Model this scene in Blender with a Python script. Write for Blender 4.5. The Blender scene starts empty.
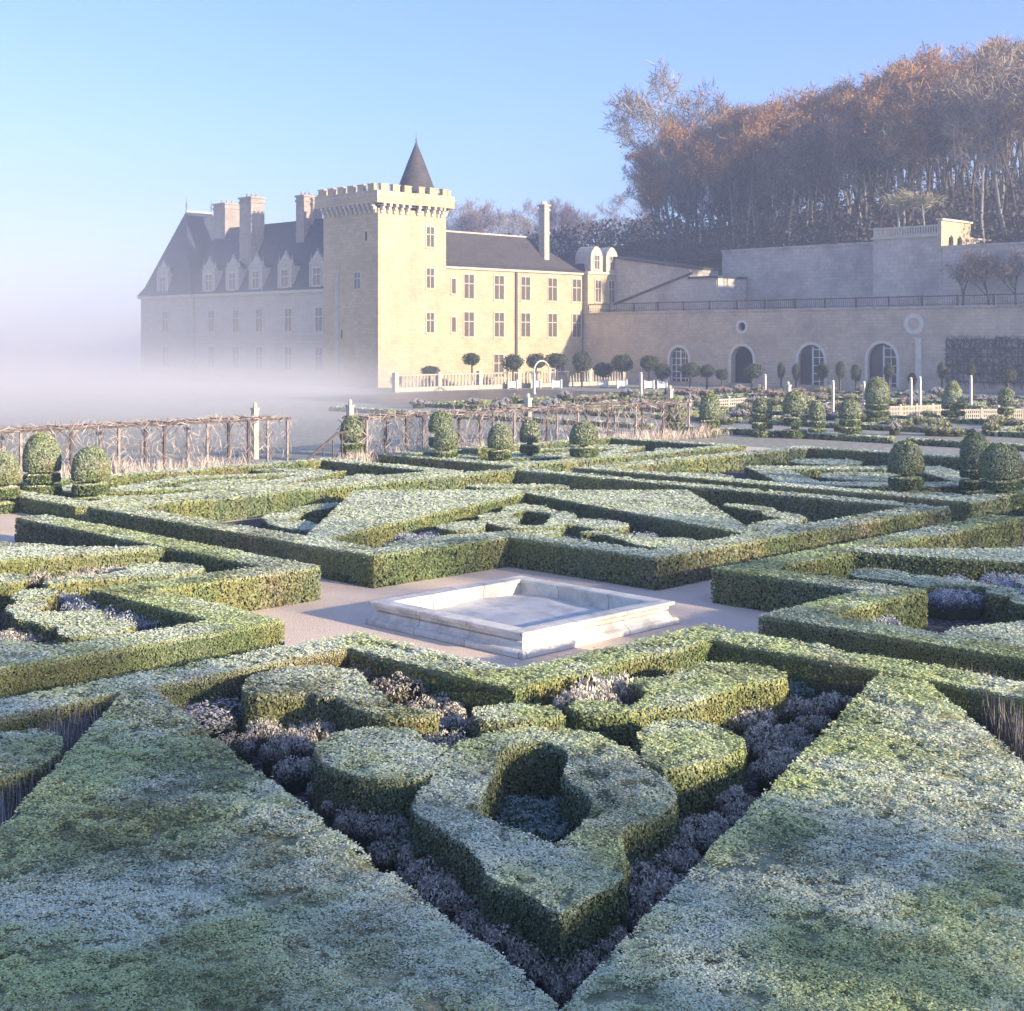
import bpy, math, random
import numpy as np
from mathutils import Vector
from mathutils.geometry import tessellate_polygon

R = math.radians
scene = bpy.context.scene
COL = scene.collection
random.seed(7)
rng = np.random.default_rng(7)

# ------------------------------------------------------------------ camera
F, HZ, HC = 1395.0, 340.0, 6.0            # focal length in px, horizon row, eye height
cam_d = bpy.data.cameras.new("camera")
cam = bpy.data.objects.new("camera", cam_d)
COL.objects.link(cam)
cam.location = (0, 0, HC)
cam.rotation_euler = (R(90), 0, 0)
cam_d.sensor_width = 36
cam_d.lens = 36 * F / 1024
cam_d.shift_y = (HZ - 505.5) / 1024
cam_d.clip_start = 0.5
cam_d.clip_end = 6000
scene.camera = cam

# ------------------------------------------------------------------ light
SUN_EL, SUN_AZ = 13.0, -36.0              # azimuth counter-clockwise from +X
SVEC = Vector((math.cos(R(SUN_EL)) * math.cos(R(SUN_AZ)), math.cos(R(SUN_EL)) * math.sin(R(SUN_AZ)), math.sin(R(SUN_EL))))
world = bpy.data.worlds.new("World")
scene.world = world
world.use_nodes = True
wn = world.node_tree.nodes
sky = wn.new("ShaderNodeTexSky")
sky.sky_type = 'NISHITA'
sky.sun_disc = False
sky.sun_elevation = R(SUN_EL)
sky.sun_rotation = R(90 - SUN_AZ)
sky.air_density = 0.9
sky.dust_density = 0.2
sky.ozone_density = 5.0
wn["Background"].inputs["Strength"].default_value = 0.13
tint = wn.new("ShaderNodeMixRGB")
tint.blend_type = 'MULTIPLY'
tint.inputs[0].default_value = 1.0
tint.inputs[2].default_value = (1.23, 0.92, 1.0, 1)
world.node_tree.links.new(sky.outputs[0], tint.inputs[1])
world.node_tree.links.new(tint.outputs[0], wn["Background"].inputs[0])
sun_d = bpy.data.lights.new("sun", 'SUN')
sun_d.energy = 4.8
sun_d.angle = R(1.2)
sun_d.color = (1.0, 0.83, 0.60)
sun = bpy.data.objects.new("sun", sun_d)
COL.objects.link(sun)
sun.rotation_euler = SVEC.to_track_quat('Z', 'Y').to_euler()

scene.view_settings.view_transform = 'Standard'
scene.view_settings.look = 'None'
scene.view_settings.gamma = 1
scene.view_settings.exposure = 1.38
scene.render.engine = 'CYCLES'
scene.cycles.use_denoising = True
scene.cycles.volume_bounces = 1
scene.cycles.volume_step_rate = 2.0
scene.cycles.max_bounces = 6
scene.cycles.diffuse_bounces = 3

HAZE_DENSITY = 0.0013

# ------------------------------------------------------------------ material helpers
def new_mat(name):
    m = bpy.data.materials.new(name)
    m.use_nodes = True
    nt = m.node_tree
    return m, nt, nt.nodes["Principled BSDF"]


def mat_noise(name, c1, c2, scale=3.0, rough=0.85, c3=None, scale2=20.0, bump=0.0, detail=6.0, squash=(1, 1, 1), lo=0.35, hi=0.65):
    m, nt, b = new_mat(name)
    N, L = nt.nodes, nt.links
    tc = N.new("ShaderNodeTexCoord")
    mp = N.new("ShaderNodeMapping")
    mp.inputs["Scale"].default_value = squash
    L.new(tc.outputs["Object"], mp.inputs[0])
    n = N.new("ShaderNodeTexNoise")
    n.inputs["Scale"].default_value = scale
    n.inputs["Detail"].default_value = detail
    n.inputs["Roughness"].default_value = 0.65
    L.new(mp.outputs[0], n.inputs["Vector"])
    r = N.new("ShaderNodeValToRGB")
    r.color_ramp.elements[0].position = lo
    r.color_ramp.elements[1].position = hi
    r.color_ramp.elements[0].color = (*c1, 1)
    r.color_ramp.elements[1].color = (*c2, 1)
    L.new(n.outputs["Fac"], r.inputs[0])
    out = r.outputs[0]
    n2 = N.new("ShaderNodeTexNoise")
    n2.inputs["Scale"].default_value = scale2
    n2.inputs["Detail"].default_value = 5
    L.new(mp.outputs[0], n2.inputs["Vector"])
    if c3 is not None:
        mx = N.new("ShaderNodeMixRGB")
        rr = N.new("ShaderNodeValToRGB")
        rr.color_ramp.elements[0].position = 0.48
        rr.color_ramp.elements[1].position = 0.68
        L.new(n2.outputs["Fac"], rr.inputs[0])
        L.new(rr.outputs[0], mx.inputs[0])
        L.new(out, mx.inputs[1])
        mx.inputs[2].default_value = (*c3, 1)
        out = mx.outputs[0]
    L.new(out, b.inputs["Base Color"])
    b.inputs["Roughness"].default_value = rough
    b.inputs["Specular IOR Level"].default_value = 0.25
    if bump:
        bp = N.new("ShaderNodeBump")
        bp.inputs["Strength"].default_value = bump
        bp.inputs["Distance"].default_value = 0.05
        L.new(n2.outputs["Fac"], bp.inputs["Height"])
        L.new(bp.outputs[0], b.inputs["Normal"])
    return m


def mat_stone(name, c1, c2, mortar, bw=0.7, bh=0.33, stain=(0.2, 0.19, 0.17), stain_amt=0.45, rough=0.9, stain_scale=0.22):
    """coursed ashlar with patches of weathering; the courses run on generated wall UVs"""
    m, nt, b = new_mat(name)
    N, L = nt.nodes, nt.links
    uv = N.new("ShaderNodeUVMap")
    br = N.new("ShaderNodeTexBrick")
    br.inputs["Scale"].default_value = 1.0
    br.inputs["Brick Width"].default_value = bw
    br.inputs["Row Height"].default_value = bh
    br.inputs["Mortar Size"].default_value = 0.012
    br.inputs["Mortar Smooth"].default_value = 0.3
    br.inputs["Color1"].default_value = (*c1, 1)
    br.inputs["Color2"].default_value = (*c2, 1)
    br.inputs["Mortar"].default_value = (*mortar, 1)
    L.new(uv.outputs[0], br.inputs["Vector"])
    tc = N.new("ShaderNodeTexCoord")
    n = N.new("ShaderNodeTexNoise")
    n.inputs["Scale"].default_value = stain_scale
    n.inputs["Detail"].default_value = 8
    n.inputs["Roughness"].default_value = 0.7
    L.new(tc.outputs["Object"], n.inputs["Vector"])
    rr = N.new("ShaderNodeValToRGB")
    rr.color_ramp.elements[0].position = 0.45
    rr.color_ramp.elements[1].position = 0.75
    L.new(n.outputs["Fac"], rr.inputs[0])
    mul = N.new("ShaderNodeMath")
    mul.operation = 'MULTIPLY'
    mul.inputs[1].default_value = stain_amt
    L.new(rr.outputs[0], mul.inputs[0])
    mx = N.new("ShaderNodeMixRGB")
    L.new(mul.outputs[0], mx.inputs[0])
    L.new(br.outputs["Color"], mx.inputs[1])
    mx.inputs[2].default_value = (*stain, 1)
    n3 = N.new("ShaderNodeTexNoise")
    n3.inputs["Scale"].default_value = 2.3
    n3.inputs["Detail"].default_value = 6
    L.new(tc.outputs["Object"], n3.inputs["Vector"])
    mr = N.new("ShaderNodeMapRange")
    mr.inputs[3].default_value = 0.82
    mr.inputs[4].default_value = 1.16
    L.new(n3.outputs["Fac"], mr.inputs[0])
    mm = N.new("ShaderNodeMixRGB")
    mm.blend_type = 'MULTIPLY'
    mm.inputs[0].default_value = 1
    L.new(mx.outputs[0], mm.inputs[1])
    L.new(mr.outputs[0], mm.inputs[2])
    L.new(mm.outputs[0], b.inputs["Base Color"])
    b.inputs["Roughness"].default_value = rough
    b.inputs["Specular IOR Level"].default_value = 0.2
    bp = N.new("ShaderNodeBump")
    bp.inputs["Strength"].default_value = 0.35
    bp.inputs["Distance"].default_value = 0.04
    L.new(br.outputs["Fac"], bp.inputs["Height"])
    bp.invert = True
    L.new(bp.outputs[0], b.inputs["Normal"])
    return m


def mat_leaf(name, rough=0.6, spec=0.3, trans=0.12):
    m, nt, b = new_mat(name)
    N, L = nt.nodes, nt.links
    a = N.new("ShaderNodeVertexColor")
    a.layer_name = "leaf_colour"
    L.new(a.outputs[0], b.inputs["Base Color"])
    b.inputs["Roughness"].default_value = rough
    b.inputs["Specular IOR Level"].default_value = spec
    if trans:
        t = N.new("ShaderNodeBsdfTranslucent")
        L.new(a.outputs[0], t.inputs[0])
        mx = N.new("ShaderNodeMixShader")
        mx.inputs[0].default_value = trans
        L.new(b.outputs[0], mx.inputs[1])
        L.new(t.outputs[0], mx.inputs[2])
        L.new(mx.outputs[0], N["Material Output"].inputs[0])
    return m


def mat_plain(name, c, rough=0.6, spec=0.3, metal=0.0):
    m, nt, b = new_mat(name)
    b.inputs["Base Color"].default_value = (*c, 1)
    b.inputs["Roughness"].default_value = rough
    b.inputs["Specular IOR Level"].default_value = spec
    b.inputs["Metallic"].default_value = metal
    return m


M = {}
M['leaf'] = mat_leaf("frosted_leaves")
M['twig'] = mat_leaf("winter_twigs", 0.85, 0.1, 0.0)
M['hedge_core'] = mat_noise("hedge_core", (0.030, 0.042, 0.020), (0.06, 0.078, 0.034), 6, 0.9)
M['hedge_top'] = mat_noise("frosted_hedge_top", (0.20, 0.22, 0.10), (0.46, 0.46, 0.30), 4, 0.9)
M['soil'] = mat_noise("flower_bed_soil", (0.035, 0.027, 0.024), (0.075, 0.06, 0.055), 2.5, 0.95, (0.24, 0.23, 0.25), 9, 0.6)
M['gravel'] = mat_noise("pale_gravel", (0.80, 0.60, 0.43), (0.89, 0.70, 0.53), 0.8, 0.95, (0.90, 0.80, 0.66), 30, 0.5)
M['lawn'] = mat_noise("frosted_lawn", (0.30, 0.29, 0.21), (0.40, 0.39, 0.31), 0.06, 0.95, (0.54, 0.54, 0.47), 3.0, 0.2)
M['basin'] = mat_stone("basin_limestone", (0.80, 0.76, 0.66), (0.87, 0.83, 0.73), (0.35, 0.32, 0.28), 1.5, 2.0, (0.30, 0.27, 0.22), 0.8, stain_scale=1.7)
M['basin_floor'] = mat_noise("basin_floor", (0.66, 0.63, 0.55), (0.80, 0.78, 0.70), 0.9, 0.8, (0.52, 0.52, 0.50), 2.5)
M['wall_warm'] = mat_stone("limestone_ashlar", (0.50, 0.40, 0.255), (0.59, 0.48, 0.315), (0.36, 0.285, 0.18), 1.0, 0.42, (0.33, 0.265, 0.175), 0.75)
M['wall_pale'] = mat_stone("pale_limestone", (0.47, 0.43, 0.355), (0.53, 0.49, 0.41), (0.34, 0.31, 0.28), 1.2, 0.5, (0.34, 0.31, 0.27), 0.4)
M['trim'] = mat_noise("dressed_stone", (0.50, 0.45, 0.36), (0.60, 0.54, 0.44), 1.5, 0.85)
M['wall_terrace'] = mat_stone("terrace_masonry", (0.56, 0.465, 0.35), (0.66, 0.555, 0.42), (0.40, 0.33, 0.26), 0.9, 0.4, (0.20, 0.18, 0.16), 0.6)
M['wall_grey'] = mat_stone("grey_terrace_masonry", (0.50, 0.45, 0.385), (0.60, 0.55, 0.475), (0.30, 0.28, 0.265), 1.1, 0.5, (0.20, 0.19, 0.18), 0.9)
M['trim_pale'] = mat_noise("pale_dressed_stone", (0.64, 0.60, 0.53), (0.74, 0.70, 0.62), 1.5, 0.85)
M['slate'] = mat_noise("roof_slate", (0.026, 0.034, 0.052), (0.05, 0.062, 0.09), 0.6, 0.55, (0.075, 0.09, 0.11), 3, 0.2, squash=(1, 1, 3))
M['slate_brown'] = mat_noise("weathered_slate", (0.05, 0.045, 0.046), (0.085, 0.077, 0.078), 0.6, 0.7, (0.115, 0.105, 0.10), 3, 0.2, squash=(1, 1, 3))
M['brick'] = mat_stone("chimney_brick", (0.30, 0.20, 0.15), (0.36, 0.25, 0.19), (0.35, 0.30, 0.26), 0.5, 0.16, (0.13, 0.10, 0.09), 0.5)
M['chimney_stone'] = mat_stone("chimney_stone", (0.36, 0.31, 0.26), (0.44, 0.38, 0.32), (0.30, 0.26, 0.22), 0.6, 0.25, (0.16, 0.14, 0.13), 0.6)
M['glass'] = mat_plain("window_glass", (0.13, 0.11, 0.09), 0.15, 0.5)
M['door_glass'] = mat_plain("door_glass", (0.035, 0.042, 0.055), 0.12, 0.5)
M['water'] = mat_plain("still_water", (0.10, 0.10, 0.11), 0.4, 0.5)
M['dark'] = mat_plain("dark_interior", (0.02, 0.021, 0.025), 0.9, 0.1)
M['white_paint'] = mat_noise("white_paint", (0.66, 0.65, 0.62), (0.78, 0.77, 0.74), 4, 0.6)
M['wood_dark'] = mat_noise("weathered_wood", (0.085, 0.065, 0.06), (0.15, 0.12, 0.11), 5, 0.85)
M['grey_wood'] = mat_noise("grey_timber", (0.26, 0.22, 0.20), (0.40, 0.35, 0.32), 5, 0.85)
M['iron'] = mat_plain("grey_iron", (0.12, 0.12, 0.125), 0.6)
M['bark'] = mat_noise("bark", (0.06, 0.05, 0.045), (0.13, 0.115, 0.10), 1.5, 0.95, squash=(1, 1, .3))
M['pale_bark'] = mat_noise("pale_bark", (0.19, 0.175, 0.16), (0.36, 0.345, 0.32), 1.5, 0.9, squash=(1, 1, .3))
M['hill'] = mat_noise("woodland_floor", (0.035, 0.028, 0.024), (0.085, 0.066, 0.05), 0.09, 1.0, (0.06, 0.06, 0.045), 0.5)

# ------------------------------------------------------------------ mesh helpers
class MB:
    """collects polygons, builds ONE mesh object with box-mapped UVs in metres"""
    def __init__(self):
        self.v, self.f = [], []

    def add(self, vs, fs):
        o = len(self.v)
        self.v += [tuple(p) for p in vs]
        self.f += [tuple(i + o for i in q) for q in fs]
        return self

    def box(self, x0, x1, y0, y1, z0, z1):
        return self.add([(x0, y0, z0), (x1, y0, z0), (x1, y1, z0), (x0, y1, z0), (x0, y0, z1), (x1, y0, z1), (x1, y1, z1), (x0, y1, z1)],
                        [(0, 3, 2, 1), (4, 5, 6, 7), (0, 1, 5, 4), (1, 2, 6, 5), (2, 3, 7, 6), (3, 0, 4, 7)])

    def prism(self, poly, z0, z1, holes=(), top=None):
        """poly and holes in x,y; caps tessellated"""
        loops = [list(poly)] + [list(h) for h in holes]
        flat = [p for l in loops for p in l]
        n = len(flat)
        tris = tessellate_polygon([[Vector((p[0], p[1], 0)) for p in l] for l in loops])
        vs = [(p[0], p[1], z0) for p in flat] + [(p[0], p[1], z1) for p in flat]
        fs = []
        for t in tris:
            a, b, c = (flat[i] for i in t)
            s = (b[0] - a[0]) * (c[1] - a[1]) - (b[1] - a[1]) * (c[0] - a[0])
            t = t if s > 0 else t[::-1]
            fs.append(tuple(i + n for i in t))
            fs.append(tuple(t[::-1]))
        o = 0
        for k, l in enumerate(loops):
            m = len(l)
            area = sum(l[i][0] * l[(i + 1) % m][1] - l[(i + 1) % m][0] * l[i][1] for i in range(m))
            ccw = (area > 0) == (k == 0)
            for i in range(m):
                j = (i + 1) % m
                q = (o + i, o + j, n + o + j, n + o + i)
                fs.append(q if ccw else q[::-1])
            o += m
        return self.add(vs, fs)

    def tube(self, pts, radii, n=6, cap=True):
        pts = [Vector(p) for p in pts]
        rings = []
        for i, p in enumerate(pts):
            d = (pts[min(i + 1, len(pts) - 1)] - pts[max(i - 1, 0)]).normalized()
            x = d.cross(Vector((0, 0, 1)))
            x = Vector((1, 0, 0)) if x.length < 1e-3 else x.normalized()
            y = d.cross(x)
            r = radii[i] if hasattr(radii, '__len__') else radii
            rings.append([p + (x * math.cos(2 * math.pi * k / n) + y * math.sin(2 * math.pi * k / n)) * r for k in range(n)])
        vs = [p for r in rings for p in r]
        fs = [(i * n + k, i * n + (k + 1) % n, (i + 1) * n + (k + 1) % n, (i + 1) * n + k) for i in range(len(pts) - 1) for k in range(n)]
        if cap:
            fs += [tuple(range(n))[::-1], tuple(range((len(pts) - 1) * n, len(pts) * n))]
        return self.add(vs, fs)

    def lathe(self, prof, n=16, cx=0, cy=0, a0=0.0, sx=1, sy=1):
        vs = [(cx + sx * r * math.cos(a0 + 2 * math.pi * k / n), cy + sy * r * math.sin(a0 + 2 * math.pi * k / n), z) for r, z in prof for k in range(n)]
        fs = [(i * n + k, i * n + (k + 1) % n, (i + 1) * n + (k + 1) % n, (i + 1) * n + k) for i in range(len(prof) - 1) for k in range(n)]
        fs += [tuple(range(n))[::-1], tuple(range((len(prof) - 1) * n, len(prof) * n))]
        return self.add(vs, fs)

    def loft(self, a, b):
        """quads between two equal loops"""
        n = len(a)
        return self.add(list(a) + list(b), [(i, (i + 1) % n, n + (i + 1) % n, n + i) for i in range(n)])

    def build(self, name, mat, parent=None, smooth=False):
        me = bpy.data.meshes.new(name)
        me.from_pydata(self.v, [], self.f)
        me.materials.append(mat)
        uvl = me.uv_layers.new(name="UVMap")
        co = np.array(self.v, dtype=float)
        nl = len(me.loops)
        li = np.empty(nl, dtype=np.int32)
        me.loops.foreach_get("vertex_index", li)
        no = np.empty(len(me.polygons) * 3)
        me.polygons.foreach_get("normal", no)
        no = no.reshape(-1, 3)
        lt = np.empty(len(me.polygons), dtype=np.int32)
        me.polygons.foreach_get("loop_total", lt)
        ln = np.repeat(no, lt, axis=0)
        p = co[li]
        hx = np.where(np.abs(ln[:, 2]) > 0.8, p[:, 0], np.where(np.abs(ln[:, 0]) > np.abs(ln[:, 1]), p[:, 1], p[:, 0]))
        hy = np.where(np.abs(ln[:, 2]) > 0.8, p[:, 1], p[:, 2])
        uvl.data.foreach_set("uv", np.stack([hx, hy], 1).ravel())
        if smooth:
            me.shade_smooth()
        o = bpy.data.objects.new(name, me)
        COL.objects.link(o)
        if parent:
            o.parent = parent
        return o


def tag(o, label=None, cat=None, group=None, kind=None):
    if label: o["label"] = label
    if cat: o["category"] = cat
    if group: o["group"] = group
    if kind: o["kind"] = kind
    return o


def empty(name, loc=(0, 0, 0), rz=0.0):
    o = bpy.data.objects.new(name, None)
    COL.objects.link(o)
    o.location = loc
    o.rotation_euler = (0, 0, rz)
    o.empty_display_size = 0.3
    return o


def copy_tree(o, parent=None):
    c = o.copy()
    COL.objects.link(c)
    if parent:
        c.parent = parent
    for ch in list(o.children):
        copy_tree(ch, c)
    return c


_lat = np.random.default_rng(3).random((256, 256))


def vnoise(x, y, s=1.0, seed=0):
    x = np.asarray(x) * s + seed * 17.3 + 500
    y = np.asarray(y) * s + seed * 9.1 + 500
    xi, yi = np.floor(x).astype(int), np.floor(y).astype(int)
    fx, fy = x - xi, y - yi
    fx, fy = fx * fx * (3 - 2 * fx), fy * fy * (3 - 2 * fy)
    g = lambda a, b: _lat[a % 256, b % 256]
    return (g(xi, yi) * (1 - fx) + g(xi + 1, yi) * fx) * (1 - fy) + (g(xi, yi + 1) * (1 - fx) + g(xi + 1, yi + 1) * fx) * fy


def fnoise(x, y, s=1.0, seed=0):
    return 0.55 * vnoise(x, y, s, seed) + 0.3 * vnoise(x, y, s * 2.3, seed + 1) + 0.15 * vnoise(x, y, s * 5.1, seed + 2)


def quads_mesh(name, P, N, size, col, mat, base=None, base_mat=None, aspect=0.66, stretch=None, frost_cap=None):
    """leaf-sized diamonds at P facing N with colour col; base (an MB) joins the same mesh as second material"""
    n = len(P)
    N = N / np.linalg.norm(N, axis=1, keepdims=True)
    if stretch is None:
        A = rng.normal(size=(n, 3))
        A -= N * (A * N).sum(1, keepdims=True)
    else:
        A = stretch
    A /= np.linalg.norm(A, axis=1, keepdims=True) + 1e-9
    B = np.cross(N, A)
    B /= np.linalg.norm(B, axis=1, keepdims=True) + 1e-9
    s = np.asarray(size).reshape(-1, 1) if np.ndim(size) else np.full((n, 1), size)
    V = np.empty((n, 4, 3))
    V[:, 0] = P - A * s
    V[:, 1] = P - B * s * aspect
    V[:, 2] = P + A * s
    V[:, 3] = P + B * s * aspect
    V = V.reshape(-1, 3)
    bv = np.array(base.v, dtype=float).reshape(-1, 3) if base else np.zeros((0, 3))
    bf = base.f if base else []
    nb = len(bv)
    verts = np.concatenate([bv, V])
    loops = [i for f in bf for i in f]
    lt = [len(f) for f in bf]
    loops = np.concatenate([np.array(loops, dtype=np.int32), np.arange(nb, nb + 4 * n, dtype=np.int32)])
    lt = np.concatenate([np.array(lt, dtype=np.int32), np.full(n, 4, dtype=np.int32)])
    ls = np.concatenate([[0], np.cumsum(lt)[:-1]]).astype(np.int32)
    me = bpy.data.meshes.new(name)
    me.vertices.add(len(verts))
    me.vertices.foreach_set("co", verts.ravel())
    me.loops.add(len(loops))
    me.loops.foreach_set("vertex_index", loops)
    me.polygons.add(len(lt))
    me.polygons.foreach_set("loop_start", ls)
    me.polygons.foreach_set("loop_total", lt)
    me.materials.append(mat)
    if base:
        me.materials.append(base_mat)
        mi = np.zeros(len(lt), dtype=np.int32)
        mi[:len(bf)] = 1
        if frost_cap is not None:           # the core's top carries the same frost as the leaves over it
            me.materials.append(frost_cap)
            bz = bv[:, 2]
            zt = bz.max() - 1e-4
            mi[:len(bf)] = [2 if all(bz[i] > zt for i in f) else 1 for f in bf]
        me.polygons.foreach_set("material_index", mi)
    ca = me.color_attributes.new("leaf_colour", 'FLOAT_COLOR', 'POINT')
    c = np.ones((len(verts), 4))
    c[nb:, :3] = np.repeat(col, 4, axis=0)
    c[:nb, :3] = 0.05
    ca.data.foreach_set("color", c.ravel())
    me.update()
    me.validate()
    return me


def link_mesh(name, me, parent=None):
    o = bpy.data.objects.new(name, me)
    COL.objects.link(o)
    if parent:
        o.parent = parent
    return o


# ------------------------------------------------------------------ garden frame
# garden axes run at 45 degrees to the view: u to the far right, v to the far left
S2 = 2 ** -0.5
GC = (0.2, 29.5)


def UV(u, v):
    return ((u - v) * S2 + GC[0], (u + v) * S2 + GC[1])


def GP(px, py, z=0.78):
    """the point at height z seen at this pixel, in garden axes"""
    y = F * (HC - z) / (py - HZ)
    x = (px - 512) / F * y
    x -= GC[0]
    y -= GC[1]
    return ((x + y) * S2, (y - x) * S2)


def smooth_loop(pts, k=2):
    """Chaikin rounding of a closed loop"""
    for _ in range(k):
        q = []
        for i in range(len(pts)):
            a, b = pts[i], pts[(i + 1) % len(pts)]
            q.append((a[0] * .75 + b[0] * .25, a[1] * .75 + b[1] * .25))
            q.append((a[0] * .25 + b[0] * .75, a[1] * .25 + b[1] * .75))
        pts = q
    return pts


def inside(x, y, loops):
    r = np.zeros(len(x), bool)
    for l in loops:
        n = len(l)
        for i in range(n):
            x0, y0 = l[i]
            x1, y1 = l[(i + 1) % n]
            if y0 == y1:
                continue
            c = ((y0 > y) != (y1 > y)) & (x < (x1 - x0) * (y - y0) / (y1 - y0) + x0)
            r ^= c
    return r


FROST = np.array([0.86, 0.91, 0.68])
GREEN = np.array([0.11, 0.165, 0.055])
OLIVE = np.array([0.24, 0.235, 0.07])
DARKG = np.array([0.04, 0.07, 0.03])
THIN = np.array([0.68, 0.76, 0.36])
BROWN = np.array([0.17, 0.11, 0.06])


def leaf_colours(x, y, frost, warm=0.0, thin_k=1.0):
    n = len(x)
    g1 = fnoise(x, y, 0.9, 5)
    g2 = fnoise(x, y, 0.45, 11)
    c = GREEN + (OLIVE - GREEN) * np.clip((g1 - 0.45) * 3 + warm + rng.normal(0, .25, n), 0, 1)[:, None]
    dk = rng.random(n) < 0.14
    c[dk] = DARKG + rng.random((dk.sum(), 1)) * 0.03
    br = rng.random(n) < np.clip((g2 - 0.60) * 3.5, 0, 0.55)
    c[br] = BROWN * (0.7 + 0.6 * rng.random((br.sum(), 1)))
    f = np.clip(frost, 0, 1)[:, None]
    # thin frost lets the yellow-green of the box show, thick frost is white
    thin = np.clip((fnoise(x, y, 0.6, 31) - 0.37) * 4.0 + rng.normal(0, .15, n), 0, 1)[:, None] * thin_k
    fr = (FROST * (1 - thin) + THIN * thin) * (0.92 + 0.16 * rng.random((n, 1)))
    return c * (1 - f) + fr * f


def inset(l, d):
    """the loop moved inwards by d (outwards when d is negative)"""
    n = len(l)
    area = sum(l[i][0] * l[(i + 1) % n][1] - l[(i + 1) % n][0] * l[i][1] for i in range(n))
    sg = 1 if area > 0 else -1
    out = []
    for i in range(n):
        p, c, q = np.array(l[i - 1]), np.array(l[i]), np.array(l[(i + 1) % n])
        e1, e2 = c - p, q - c
        n1 = np.array([-e1[1], e1[0]]) / (np.hypot(*e1) + 1e-9) * sg
        n2 = np.array([-e2[1], e2[0]]) / (np.hypot(*e2) + 1e-9) * sg
        m = n1 + n2
        k = max(np.dot(m, m) / 2, .5)
        out.append(tuple(c + m / k * d))
    return out


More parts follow.
